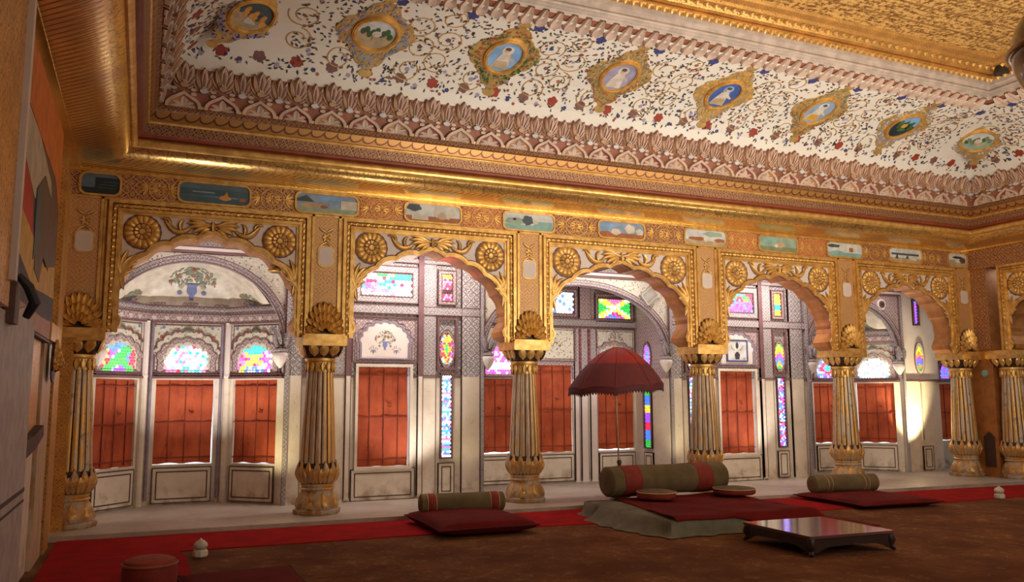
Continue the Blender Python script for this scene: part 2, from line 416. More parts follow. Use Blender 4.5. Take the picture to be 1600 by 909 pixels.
def ellipse(cu, cv, ru, rv, n=32, a0=0, a1=2*pi, end=False):
    return [(cu+ru*cos(a0+(a1-a0)*i/n), cv+rv*sin(a0+(a1-a0)*i/n)) for i in range(n+(1 if end else 0))]
def rrect(cu, cv, a, b, r, n=6):
    out = []
    for (sx, sy, s0) in ((1, 1, 0), (-1, 1, pi/2), (-1, -1, pi), (1, -1, 3*pi/2)):
        for i in range(n+1):
            t = s0+pi/2*i/n; out.append((cu+sx*(a-r)+r*cos(t), cv+sy*(b-r)+r*sin(t)))
    return out
rnd = random.Random(7)
XL, XR = -2.58, 10.50
CXS = [-2.40, .02, 2.55, 5.25, 7.80, 10.31]
ZA, ZF = 1.93, 3.30            # springing of the arches, top of the arch frames
PW = .35                        # wall thickness
# ================================================================== STRUCTURE
# floor of the hall and the raised walk behind the arcade
MB().box(XL-.3, XR+2.5, -11.2, -.3, -.30, -.05, 0).build('floor', carpet_m, kind='structure', label='brown patterned carpeted floor of the hall', cat='floor')
edge = [(XL-.3, -.45), (3.2, -.50), (6.7, -.72), (XR+2.5, -.88)]
pf = MB(); pf.prism([(XL-.3, 2.6)]+edge+[(XR+2.5, 2.6)], -.3, 0.0, lambda u, v, h: (u, v, h), 0)
pf.build('floor', marble, kind='structure', label='pale marble step and walk behind the columns', cat='floor')
# walls
wl = MB().box(XL-.25, XL, -11.2, 1.0, -.3, 5.9)
wall_left = wl.build('wall_left', carve, kind='structure', label='gilded carved left wall', cat='wall')
MB().box(XL-.25, XR+2.5, -11.4, -11.2, -.3, 5.9).build('wall_back', white, kind='structure', label='plain wall opposite the arcade', cat='wall')

def arch_pts(hw):
    A = [(0, 3.0), (.16, 2.93), (.43, 2.855), (.66, 2.735), (.865, 2.525), (.965, 2.31)]
    k = hw/.97; A = [(a*k, z) for a, z in A]
    right = []
    for i in range(5):
        p, q = A[i], A[i+1]; right += arc(p, q, (.012 if i == 0 else .042 if i < 4 else .035), 3 if i == 0 else 6)
    right += [A[5]]
    right += [(.985*k, 2.26), (.975*k, 2.19), (.93*k, 2.12), (.90*k, 2.06), (.915*k, 2.0), (.98*k, 1.965), (1.03*k, ZA)]
    left = [(-u, z) for u, z in reversed(right)]
    return left[:-1]+right      # left spring -> apex -> right spring (path runs clockwise over the top)

def rosette(mp, cu, cv, r, parent):
    mb = MB(); mb.disc(cu, cv, r*1.10, r*1.10, .006, mp, 1, 64, 0, lambda a: 1+.03*abs(cos(8*a)))
    n = 96; rings = [(0, .9), (.16, .95), (.2, .55), (.24, .75), (.42, .95), (.50, .5), (.54, .62), (.78, .85), (.95, .7), (1.03, 0)]
    b = len(mb.v); H = .035
    for k, (rr, hh) in enumerate(rings):
        for i in range(n):
            a = 2*pi*i/n; pet = abs(sin(8*a)) if rr > .5 else abs(sin(5*a+.3)) if rr > .2 else 1
            R = rr*(1+.035*(pet-.5) if rr > .9 else 1); mb.v.append(mp(cu+R*r*cos(a), cv+R*r*sin(a), .004+H*hh*(.45+.55*min(1, pet*1.8))))
    for k in range(len(rings)-1):
        for i in range(n):
            j = (i+1) % n; mb.f.append((b+k*n+i, b+k*n+j, b+(k+1)*n+j, b+(k+1)*n+i))
            dark = (.5 <= rings[k][0] < .54) or (rings[k][0] == .2)
            g = abs(sin(8*(2*pi*(i+.5)/n))) < .22 and rings[k][0] > .5; g2 = abs(sin(5*(2*pi*(i+.5)/n)+.3)) < .2 and .2 < rings[k][0] < .5
            mb.m.append(1 if (dark or g or g2) else 0)
    mb.build('rosette', [goldleaf, mauve], parent, smooth=True)

def curve2(pts, n=10):
    """quadratic/cubic bezier in 2-D"""
    out = []
    for i in range(n+1):
        t = i/n; P = [Vector(p) for p in pts]
        while len(P) > 1: P = [P[k]*(1-t)+P[k+1]*t for k in range(len(P)-1)]
        out.append(tuple(P[0]))
    return out
def spray(mp, cu, cv, W, parent):
    """acanthus spray over the arch apex, mirrored"""
    mb = MB()
    for s in (-1, 1):
        def q(*pts): return curve2([(cu+s*a*W, cv+b*W) for a, b in pts], 8)
        mb.leaf(q((.02, .02), (.12, .10), (.20, .02), (.17, -.02)), .026*W*1.3, .03, mp, 0, .006, 1)
        for (a, b, c) in [((.08, .02), (.30, .16), (.47, .13)), ((.10, .01), (.32, .10), (.52, .05)), ((.11, -.01), (.30, .05), (.50, -.05)), ((.11, -.03), (.24, -.02), (.40, -.13)), ((.08, -.04), (.16, -.08), (.26, -.15))]:
            mb.leaf(q(a, b, c), .050*W, .035, mp, 0, .008, 1)
        mb.leaf(q((.44, -.05), (.60, -.20), (.78, -.18), (.84, .02), (.94, .12)), .052*W, .035, mp, 0, .008, 1)
        mb.leaf(q((.60, -.12), (.66, .0), (.62, .10), (.54, .12)), .035*W, .03, mp, 0, .008, 1)
        mb.leaf(q((.82, .0), (.80, .10), (.90, .16), (.99, .10)), .030*W, .03, mp, 0, .008, 1)
    mb.leaf(curve2([(cu, cv+.12*W), (cu, cv-.14*W)], 6), .045*W, .04, mp, 0, .008, 1)
    mb.build('acanthus_spray', [goldleaf, mauve], parent, smooth=True)
def corner_leaf(mp, cu, cv, s, parent, k=1.0):
    mb = MB()
    for i, a in enumerate([95, 78, 60, 44, 28]):
        t = radians(a); L = (.26, .30, .28, .22, .15)[i]*k
        mb.leaf(curve2([(cu, cv), (cu+s*L*.35*cos(t+.35), cv+L*.6*sin(t+.35)), (cu+s*L*cos(t), cv+L*sin(t))], 7), .030*k, .03, mp, 0, .006, 1)
    mb.leaf(curve2([(cu, cv+.02), (cu-s*.0, cv-.1*k), (cu+s*.03*k, cv-.17*k)], 6), .022*k, .025, mp, 0, .006, 1)
    mb.build('corner_leaf', [goldleaf, mauve], parent, smooth=True)

def build_arch(cx, half, T, label, wallmp=None, loc=(0, 0, 0), rz=0):
    """arch bay, local x across, local y=0 the face, -y to the hall"""
    th = thing('cusped_arch', label, 'arch', loc, rz, group='cusped gilded arches')
    mp = vmap(0, 0, 0); Wf = half-.19; hw = half-.29
    P = arch_pts(hw)
    poly = [(-Wf, ZA), (-Wf, ZF), (Wf, ZF), (Wf, ZA)]+list(reversed(P))
    mb = MB(); mb.prism(poly, -T, 0, mp, 0, ms=1); mb.build('spandrel', [white, brown], th)
    # gilt arch moulding following the cusps
    O1 = offset(P, .050); O2 = offset(P, .066)
    mb = MB(); mb.strip(P, O1, -.05, .022, mp, 0); mb.strip(offset(P, .012), offset(P, .03), .02, .032, mp, 0); mb.strip(O1, O2, 0, .005, mp, 1)
    mb.build('arch_moulding', [gold, mauve], th)
    # frame: flat gilt bands with a cable between
    def rect(i): return [(-Wf+i, ZA-.0), (-Wf+i, ZF-i), (Wf-i, ZF-i), (Wf-i, ZA-.0)]
    mb = MB()
    mb.strip(rect(0), rect(.035), 0, .05, mp, 0); mb.strip(rect(.035), rect(.085), 0, .012, mp, 1)
    mb.strip(rect(.085), rect(.115), 0, .035, mp, 0); mb.strip(rect(.115), rect(.14), 0, .015, mp, 0)
    r = rect(.06); pts = []
    for a, b in zip(r[:-1], r[1:]):
        n = max(2, int(Vector((b[0]-a[0], b[1]-a[1])).length/.012)); pts += [mp(a[0]+(b[0]-a[0])*i/n, a[1]+(b[1]-a[1])*i/n, .018) for i in range(n)]
    mb.tube(pts, .021, 6, 0, twist=95, amp=.22, lobes=3)
    mb.build('cable_frame', [gold, darkline], th)
    k = half/1.26
    rosette(mp, -Wf+.14+.19*k, 2.985, .175*k, th); rosette(mp, Wf-.14-.19*k, 2.985, .175*k, th)
    spray(mp, 0, 3.08, .55*k, th)
    corner_leaf(mp, -Wf+.15, 2.52, 1, th, .95*k); corner_leaf(mp, Wf-.15, 2.52, -1, th, .95*k)
    return th
names = ['leftmost cusped gilded arch, in front of the half-domed alcove', 'second cusped gilded arch from the left, pink and teal glass showing through its top',
         'middle cusped gilded arch, above the red umbrella', 'cusped gilded arch second from the right, its long lit cable frame bright yellow',
         'cusped gilded arch at the far right end of the long arcade']
for i in range(5):
    build_arch(0, (CXS[i+1]-CXS[i])/2, PW, names[i], loc=((CXS[i]+CXS[i+1])/2, 0, 0))

def shell(mp, cu, cv, w, h, parent, name='shell_crest'):
    """layered palmette crest"""
    mb = MB()
    mb.disc(cu, cv+.10*h, w*.50, h*.50, .012, mp, 1, 32)
    for (n, R, ww, h0, a0, a1) in [(13, 1.0, .080, .02, -10, 190), (9, .66, .076, .040, 2, 178), (5, .37, .070, .058, 20, 160)]:
        for i in range(n):
            t = radians(a0+(a1-a0)*i/(n-1)); ru = w*.5*R; rv = h*.86*R
            tip = (cu+ru*cos(t)*1.0, cv+h*.10+rv*sin(t)*(1 if sin(t) > 0 else .3)); st = (cu+ru*.35*cos(t), cv+h*.06+rv*.30*max(0, sin(t)))
            mb.leaf(curve2([st, ((st[0]+tip[0])/2+.01*cos(t), (st[1]+tip[1])/2), tip], 9), w*ww, .030, mp, 0, h0, 1, .006, blunt=True, hollow=True)
    for s in (-1, 1):
        mb.leaf(curve2([(cu+s*w*.1, cv+.03), (cu+s*w*.34, cv+.0), (cu+s*w*.50, cv+.03), (cu+s*w*.46, cv+.09)], 7), .02, .04, mp, 0, .02, 1)
    mb.build(name, [goldleaf, darkline], parent, smooth=True)

def build_column(label, loc, rz=0, wpil=.36, pil=True, worn=False):
    th = thing('column', label, 'column', loc, rz, group='fluted gilded columns')
    cy = .14
    # base
    mb = MB(); mb.lathe([(.255, 0), (.262, .02), (.262, .05), (.235, .065)], 8, 0, cy, m=0)
    def rb(r, z, a): return r*(1+.035*abs(sin(4*a)))
    mb.lathe([(.225, .06), (.232, .10), (.222, .15), (.195, .20), (.172, .235), (.165, .26)], 64, 0, cy, rb)
    for i in range(8):
        a = 2*pi*i/8+.2
        def cp(u, v, h, a=a):
            r = .228-(max(0, v-.10))*.42+h; return (r*cos(a+u/.22), cy+r*sin(a+u/.22), v)
        mb.leaf(curve2([(0, .07), (0, .24)], 6), .055, .022, cp, 1, .004, None)
    mb.build('base', [worn_m, worn_g], th, smooth=True)
    mb = MB(); mb.lathe([(.165, .255), (.185, .262), (.19, .275), (.182, .288), (.168, .292), (.168, .30), (.183, .305), (.186, .318), (.176, .33)], 40, 0, cy)
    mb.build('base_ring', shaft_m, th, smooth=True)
    # lotus bulb
    mb = MB(); mb.lathe([(.172, .325), (.196, .36), (.207, .41), (.204, .47), (.196, .52), (.188, .55), (.17, .56)], 48, 0, cy, m=1)
    for lay, (z0, z1, hh, off) in enumerate([(.335, .575, .020, 0), (.335, .50, .034, .5)]):
        for i in range(14):
            a = 2*pi*(i+off)/14
            def cp(u, v, h, a=a):
                t = (v-.33)/.24; r = .172+.034*sin(pi*min(1, max(0, t)))+.022*t+h; return (r*cos(a+u/.2), cy+r*sin(a+u/.2), v)
            mb.leaf(curve2([(0, z0), (0, z1)], 7), .040, hh, cp, 0, .004, 1, .004)
    mb.build('lotus_bulb', [worn_g, darkline], th, smooth=True)
    # fluted shaft
    mb = MB(); N = 16
    def rf(r, z, a): return r*(.90+.10*abs(sin(N/2*a))**.5)
    def mf(z, i): return 1 if abs(sin(N/2*(2*pi*(i+.5)/192))) < .24 else 0
    mb.lathe([(.192, .55), (.190, .62), (.178, .90), (.160, 1.25), (.143, 1.56)], 192, 0, cy, rf, mf=mf)
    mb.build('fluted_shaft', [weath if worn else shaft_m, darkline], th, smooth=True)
    # neck with hanging leaves
    mb = MB(); mb.lathe([(.15, 1.55), (.152, 1.62), (.150, 1.66), (.168, 1.665), (.172, 1.68), (.168, 1.70), (.156, 1.705), (.156, 1.72)], 40, 0, cy, m=0)
    for i in range(16):
        a = 2*pi*i/16
        def cp(u, v, h, a=a): r = .152+h; return (r*cos(a+u/.15), cy+r*sin(a+u/.15), v)
        mb.leaf([(0, 1.655), (0, 1.62), (0, 1.58), (0, 1.545)], .028, .02, cp, 0, .002, 1, .003)
    mb.build('neck', [goldleaf, darkline], th, smooth=True)
    # cushion capital
    mb = MB()
    def sqr(r, z, a):
        t = min(1, (z-1.70)/.13); e = 2+6*t; c = abs(cos(a))**e+abs(sin(a))**e; return r*(c**(-1/e))
    mb.lathe([(.155, 1.705), (.175, 1.74), (.195, 1.77), (.212, 1.81), (.215, 1.85)], 64, 0, cy, sqr, m=1)
    for (sx, sy) in ((0, -1), (1, 0), (-1, 0), (0, 1)):
        for j in (-1, 0, 1):
            def cp(u, v, h, sx=sx, sy=sy, j=j):
                t = min(1, max(0, (v-1.70)/.14)); r = .165+.05*t+h; uu = j*.125*(.75+.25*t)+u
                return (sx*r-sy*uu, cy+sy*r+sx*uu, v)
            mb.leaf([(0, 1.85), (0, 1.82), (0, 1.79), (0, 1.755), (0, 1.715)], .058, .028, cp, 0, .002, 1, .005)
    mb.build('leaf_capital', [goldleaf, darkline], th, smooth=True)
    mb = MB(); mb.box(-.245, .245, -.11, .39, 1.845, 1.945, 0); mb.box(-.235, .235, -.10, .38, 1.835, 1.85); mb.box(-.225, .225, -.09, .37, 1.945, 1.965)
    mb.build('abacus', gold, th)
    if not pil: return th
    # pilaster over the column with its crest and white boss
    mb = MB(); w2 = wpil/2+.01
    mb.box(-w2-.02, w2+.02, 0, PW, 1.95, ZF, 1); mb.box(-.15, .15, -.02, 0, 1.95, ZF+.02, 0)
    for s in (-1, 1): mb.box(s*.15-.014, s*.15+.014, -.035, -.0, 1.95, ZF+.02, 2); mb.box(s*.178-.010, s*.178+.010, -.018, -.0, 1.95, ZF+.0, 2)
    mb.build('pilaster', [scroll_g, brown, gold], th)
    mp = vmap(0, -.02, 0)
    mb = MB()   # little flower scroll above the boss
    for i in range(6):
        a = pi*i/3; mb.leaf(curve2([(.01*cos(a), 3.06+.01*sin(a)), (.055*cos(a), 3.06+.055*sin(a))], 5), .018, .012, mp, 0, .003, 1, .003)
    for s in (-1, 1):
        for t in (-1, 1): mb.leaf(curve2([(0, 3.06+t*.06), (s*.05, 3.06+t*.08), (s*.085, 3.06+t*.12)], 5), .014, .012, mp, 0, .003, 1, .003)
    mb.build('flower_relief', [goldleaf, mauve], th, smooth=True)
    mb = MB(); mb.prism(rrect(0, 2.845, .082, .105, .05), 0, .014, mp, 0); mb.strip(rrect(0, 2.845, .082, .105, .05), rrect(0, 2.845, .096, .120, .06), 0, .010, mp, 1, closed=True)
    mb.build('white_boss', [white, gold], th, label='plain white rounded boss')
    shell(vmap(0, -.035, 0), 0, 1.965, .43, .38, th)
    return th
clab = ['half-hidden fluted column against the left wall, grey and worn', 'fluted gilded column between the first and second arch, left side worn to bare plaster',
        'gilded fluted column left of the red umbrella, behind the small bolster', 'gilded fluted column right of the red umbrella, foot hidden by the big bolster',
        'gilded fluted column standing behind the right-hand small bolster, darkly worn shaft', 'fluted column in the far right corner, white between its gilt ribs']
for i, x in enumerate(CXS): build_column(clab[i], (x-(.02 if i == 0 else 0), 0, 0), worn=i in (0, 4, 5))
# upper wall over the arches
mb = MB(); mb.box(XL-.25, XR+.25, 0, PW, ZF, 5.9, 0); mb.build('wall_arcade', brown, kind='structure', label='wall above the arcade arches', cat='wall')
# frieze with painted cartouches
fr = MB(); fr.box(XL, XR, -.02, 0, ZF, ZF+.30, 0); fr.box(XL, XR, -.035, 0, ZF-.005, ZF+.018, 1); fr.box(XL, XR, -.035, 0, ZF+.275, ZF+.30, 1)
frieze = fr.build('trim_1', [scroll_d, gold], kind='structure', label='painted frieze band of cartouches above the arches', cat='frieze')
PC = {k: mat('paint_'+k, c, .55) for k, c in dict(sky=(.26, .36, .52), dusk=(.10, .17, .24), deep=(.015, .03, .045), sea=(.06, .13, .17), grass=(.30, .42, .34), olive=(.22, .26, .15), sand=(.48, .38, .24), rust=(.38, .14, .05),
      tree=(.07, .10, .12), wall=(.66, .62, .54), orange=(.68, .33, .08), teal=(.25, .45, .42), blue=(.06, .12, .40), skyb=(.22, .42, .72), skin=(.60, .44, .34), cloth=(.66, .60, .52), red=(.32, .05, .03), green=(.05, .14, .04),
      dark=(.045, .035, .05), lilac=(.34, .32, .48), navy=(.05, .06, .22), leafb=(.05, .055, .06), cloud=(.62, .66, .68), redflag=(.50, .02, .015), yellow=(.62, .36, .06), orangef=(.62, .16, .025), beige=(.50, .42, .32), charcoal=(.022, .02, .022), pink=(.45, .22, .16), umber=(.13, .075, .055)).items()}
def cartouche(cu, cv, a, b, style, parent):
    mp = vmap(0, -.02, 0); out = rrect(cu, cv, a, b, b*.62); inn = rrect(cu, cv, a-.022, b-.022, (b-.022)*.62)
    mb = MB(); mb.strip(inn, out, 0, .018, mp, 0, closed=True); f = mb.build('cartouche_frame', gold, parent)
    sky, ground, obs = style
    keys = [sky, ground]+[o[0] for o in obs]; mb = MB(); mb.prism(inn, 0, .004, mp, 0, back=False)
    hz = -.15
    low = [p for p in inn if p[1] <= cv+hz*b]; lo = sorted(low, key=lambda p: atan2(p[1]-cv, p[0]-cu)); 
    if len(lo) > 2: mb.prism(lo, .004, .006, mp, 1, back=False)
    for i, (k, shp, u, v, w, h) in enumerate(obs):
        U, V = cu+u*a, cv+v*b; w *= a; h *= b
        if shp == 'd': mb.disc(U, V, w, h, .0075+.0004*i, mp, 2+i, 14, .004, lambda q: 1+.12*sin(5*q+U*9))
        elif shp == 'b': mb.prism([(U-w, V-h), (U+w, V-h), (U+w, V+h), (U-w, V+h)], .004, .0075+.0004*i, mp, 2+i, back=False)
        else: mb.prism([(U-w, V-h), (U+w, V-h), (U+w*.3, V+h)], .004, .0075+.0004*i, mp, 2+i, back=False)
    mb.build('painted_scene', [PC[k] for k in keys], f)
ST = [('dusk', 'deep', [('deep', 'b', .35, .1, .6, .45), ('sea', 'b', .45, .2, .35, .03), ('sea', 'b', .35, -.05, .4, .03), ('sea', 'b', .3, -.3, .4, .03)]),
      ('dusk', 'sea', [('sea', 'b', 0, .12, .9, .25), ('sky', 'b', -.3, .1, .3, .05), ('sky', 'b', .3, -.25, .3, .03), ('orange', 'd', .28, -.3, .16, .22), ('orange', 't', .3, .05, .07, .22), ('rust', 'd', .75, -.35, .1, .15)]),
      ('sky', 'grass', [('tree', 't', -.75, .4, .35, .3), ('sand', 'd', -.45, -.25, .4, .3), ('rust', 'd', -.1, -.3, .12, .15), ('wall', 'b', .68, .0, .26, .4), ('skyb', 'd', .1, .5, .4, .2)]),
      ('cloud', 'rust', [('tree', 'd', -.65, .45, .25, .35), ('wall', 'b', -.45, -.4, .28, .3), ('cloth', 'd', .15, .1, .12, .5), ('cloth', 'd', .5, -.05, .1, .45), ('wall', 't', .55, .3, .4, .35), ('skin', 'd', .3, -.2, .15, .35)]),
      ('cloud', 'teal', [('grass', 'd', -.5, 0, .4, .35), ('tree', 'd', -.05, .15, .2, .5), ('teal', 'b', .55, -.2, .35, .3), ('dark', 'd', -.55, .2, .07, .14), ('wall', 'd', .25, .1, .1, .3)]),
      ('sky', 'rust', [('skyb', 'd', -.6, .4, .35, .2), ('cloth', 'd', -.25, -.2, .2, .35), ('wall', 'd', .35, .2, .22, .5), ('cloth', 'd', .75, -.05, .16, .35), ('rust', 'd', -.65, -.45, .25, .25)]),
      ('cloud', 'sand', [('grass', 'd', .35, .45, .45, .3), ('rust', 'd', -.35, -.15, .45, .2), ('wall', 'd', 0, -.1, .1, .35), ('rust', 'd', .65, -.2, .25, .2)]),
      ('grass', 'olive', [('teal', 'd', -.4, .3, .4, .3), ('sand', 'd', .1, -.05, .25, .35), ('wall', 'd', -.1, -.2, .1, .2)]),
      ('cloud', 'teal', [('tree', 'd', -.6, .45, .35, .2), ('wall', 'b', -.1, .1, .1, .3), ('rust', 'b', .35, .1, .1, .25), ('teal', 'd', -.4, -.3, .3, .2)]),
      ('cloud', 'sand', [('tree', 'b', 0, .15, .8, .12), ('tree', 't', -.5, -.1, .1, .35), ('tree', 't', .1, -.1, .1, .3), ('wall', 'd', .5, -.3, .25, .25)]),
      ('cloud', 'sand', [('dark', 'd', 0, .35, .5, .16), ('sand', 'd', -.5, -.3, .35, .35), ('umber', 'd', .5, 0, .3, .4)])]
cpos = []
for i in range(6):
    cpos.append(CXS[i])
    if i < 5: cpos.append((CXS[i]+CXS[i+1])/2)
cpos[0] = -2.30; cpos[10] = 10.22
for i, x in enumerate(cpos): cartouche(x, ZF+.148, (.20 if i == 0 else .23 if i == 10 else .365 if i != 1 else .38), .125, ST[i], frieze)
for i in range(10):
    a = cpos[i]+.38; b = cpos[i+1]-.38; c = (a+b)/2; w = (b-a)/2
    mp = vmap(0, -.02, 0); mb = MB()
    mb.prism(rrect(c, ZF+.148, w-.0, .125, .03), 0, .004, mp, 0, back=False)
    for rr in (1.0, .55): mb.strip(ellipse(c, ZF+.148, w*.52*rr, .115*rr, 28), ellipse(c, ZF+.148, w*.52*rr+.009, .115*rr+.009, 28), 0, .011, mp, 1, closed=True)
    for s in (-1, 1):
        for k in range(5):
            t = radians(-60+30*k); mb.leaf(curve2([(c+s*w*.62, ZF+.148), (c+s*(w*.62+.10*cos(t)), ZF+.148+.10*sin(t))], 5), .013, .009, mp, 1, .004)
    for k in range(8):
        t = 2*pi*k/8; mb.leaf(curve2([(c+.02*cos(t), ZF+.148+.02*sin(t)), (c+.10*cos(t), ZF+.148+.055*sin(t))], 5), .014, .010, mp, 1, .004)
    mb.build('scroll_panel', [scroll_o if i in (2, 3, 6, 7) else scroll_d, goldleaf], frieze)
# ------------------------------------------------------------------ cornice, cove and ceiling (three sides)
YB = -10.2
def side_map(side):
    if side == 'front': return lambda s, d, z: (s, -d, z)
    if side == 'left': return lambda s, d, z: (-2.52+d, s, z)
    return lambda s, d, z: (10.42-d, s, z)
def srange(side, d):
    if side == 'front': return (-2.52+d, 10.42-d)
    return (YB, -d)
def sweep(prof, mats, name, parent, seg=1, m=0, smooth=False):
    """sweep a (d,z) profile round the three sides with mitred corners"""
    mb = MB()
    for side in ('left', 'front', 'right'):
        f = side_map(side); vs = []; n = len(prof)
        for k in range(seg+1):
            for (d, z) in prof:
                a, b = srange(side, d); vs.append(f(a+(b-a)*k/seg, d, z))
        fs = [(k*n+i, k*n+i+1, (k+1)*n+i+1, (k+1)*n+i) for k in range(seg) for i in range(n-1)]
        mb.add(vs, fs, m)
    return mb.build(name, mats, parent, smooth=smooth)
corn = MB().build('trim_2', gold, kind='structure', label='deep gilded cornice projecting round the top of the walls', cat='cornice')
sweep([(-.1, 3.60), (.03, 3.60), (.03, 3.612), (.08, 3.616), (.14, 3.618), (.20, 3.621), (.26, 3.626), (.32, 3.634), (.37, 3.645), (.41, 3.660), (.445, 3.680), (.47, 3.703), (.488, 3.728), (.50, 3.755)], cornice_m, 'cyma', corn, smooth=True)
sweep([(.50, 3.755), (.49, 3.752), (.497, 3.74)], gold, 'fillet', corn)
def bead(d, z, r, a0=-110, a1=100, n=8): return [(d+r*cos(radians(a0+(a1-a0)*i/n)), z+r*sin(radians(a0+(a1-a0)*i/n))) for i in range(n+1)]
sweep([(.50, 3.74)]+bead(.51, 3.785, .045)+[(.52, 3.835)], gold, 'lip_moulding', corn)
sweep([(.52, 3.833), (.575, 3.84), (.58, 3.862), (.60, 3.868)], mat('rust_groove', (.25, .05, .02), .5), 'groove', corn)
def m_band(nb, b):
    co = nb.coord(); x, y, z = nb.sep(co); a = arabesque(nb, x+y, z, 10, .15)
    nb.L.new(nb.mix(a, (.12, .045, .045), (.44, .24, .09)), b.inputs['Base Color'])
sweep([(.60, 3.868), (.635, 3.965)], mat('pattern_band', fn=m_band, rough=.5, metal=.4), 'pattern_band', corn)
sweep([(.635, 3.965)]+bead(.640, 3.98, .013)+[(.65, 3.995)], gold, 'bead', corn)
def m_scale(nb, b):
    co = nb.coord(); x, y, z = nb.sep(co); u = ((x+y)*7.2).fract()-.5; v = z-3.985
    r = (u*u*.0193*1.0+(v-.105)*(v-.105)).sq(); k = r.sstep(.062, .070)*(1-r.sstep(.078, .086)); k2 = r.gt(.08)
    c = nb.mix(k2, (.46, .24, .075), (.40, .19, .055)); c = nb.mix(k, c, (.13, .05, .03)); nb.L.new(c, b.inputs['Base Color'])
sweep([(.65, 3.995), (.685, 4.085)], mat('fish_scale_band', fn=m_scale, rough=.42, metal=.6), 'scale_band', corn)
sweep([(.685, 4.085), (.72, 4.095), (.72, 4.14)], mat('pattern_band'), 'top_band', corn)

ceil = MB(); ceil.box(-2.6+2.3, 10.5-2.3, YB, -2.3, 5.48, 5.9, 0)
ceiling = ceil.build('ceiling', goldceil, kind='structure', label='flat gilded relief ceiling inside the coved border', cat='ceiling')
# cove profile
CP = [(.72, 4.14), (.735, 4.20), (.77, 4.32), (.81, 4.42), (.865, 4.52), (.94, 4.62), (1.05, 4.72), (1.20, 4.815), (1.40, 4.90), (1.62, 4.965), (1.85, 5.015), (2.05, 5.05), (2.18, 5.07)]
cl = [0]
for a, b in zip(CP[:-1], CP[1:]): cl.append(cl[-1]+sqrt((b[0]-a[0])**2+(b[1]-a[1])**2))
def cove_at(t):      # t = metres up the curve
    t = max(0, min(cl[-1]-1e-6, t)); k = 0
    while cl[k+1] < t: k += 1
    f = (t-cl[k])/(cl[k+1]-cl[k]); d = CP[k][0]+(CP[k+1][0]-CP[k][0])*f; z = CP[k][1]+(CP[k+1][1]-CP[k][1])*f
    k2 = min(k+1, len(CP)-2); k0 = max(k-1, 0)
    tx, tz = CP[k2+1][0]-CP[k0][0], CP[k2+1][1]-CP[k0][1]; l = sqrt(tx*tx+tz*tz); return d, z, tz/l, -tx/l
def covemap(side):
    f = side_map(side)
    def g(s, t, h):
        d, z, nd, nz = cove_at(t); return f(s, d+nd*h, z+nz*h)
    return g
def m_cove(nb, b):
    co = nb.coord(); n = nb.noise(co, 2, 4)
    nb.L.new(nb.mix(n, (.74, .71, .64), (.86, .83, .77)), b.inputs['Base Color'])
covebase = mat('cream_cove_plaster', rough=.38, fn=m_cove)
cove = sweep(CP, covebase, 'cove', ceiling, 1)
covered = sweep([(CP[0][0]+.004, CP[0][1]), (CP[1][0]+.004, CP[1][1]), (CP[2][0]+.004, CP[2][1]-.002), (CP[3][0]+.004, CP[3][1]-.003), (.87, 4.50)], mat('russet_cove_ground', (.30, .11, .06), .6), 'russet_ground', ceiling)
pinkw = mat('chalky_pink_white', (.56, .42, .34), .45); rus = mat('russet_paint', (.27, .10, .055), .55); redp = mat('brick_red_paint', (.30, .035, .02), .5)
PER = .3655
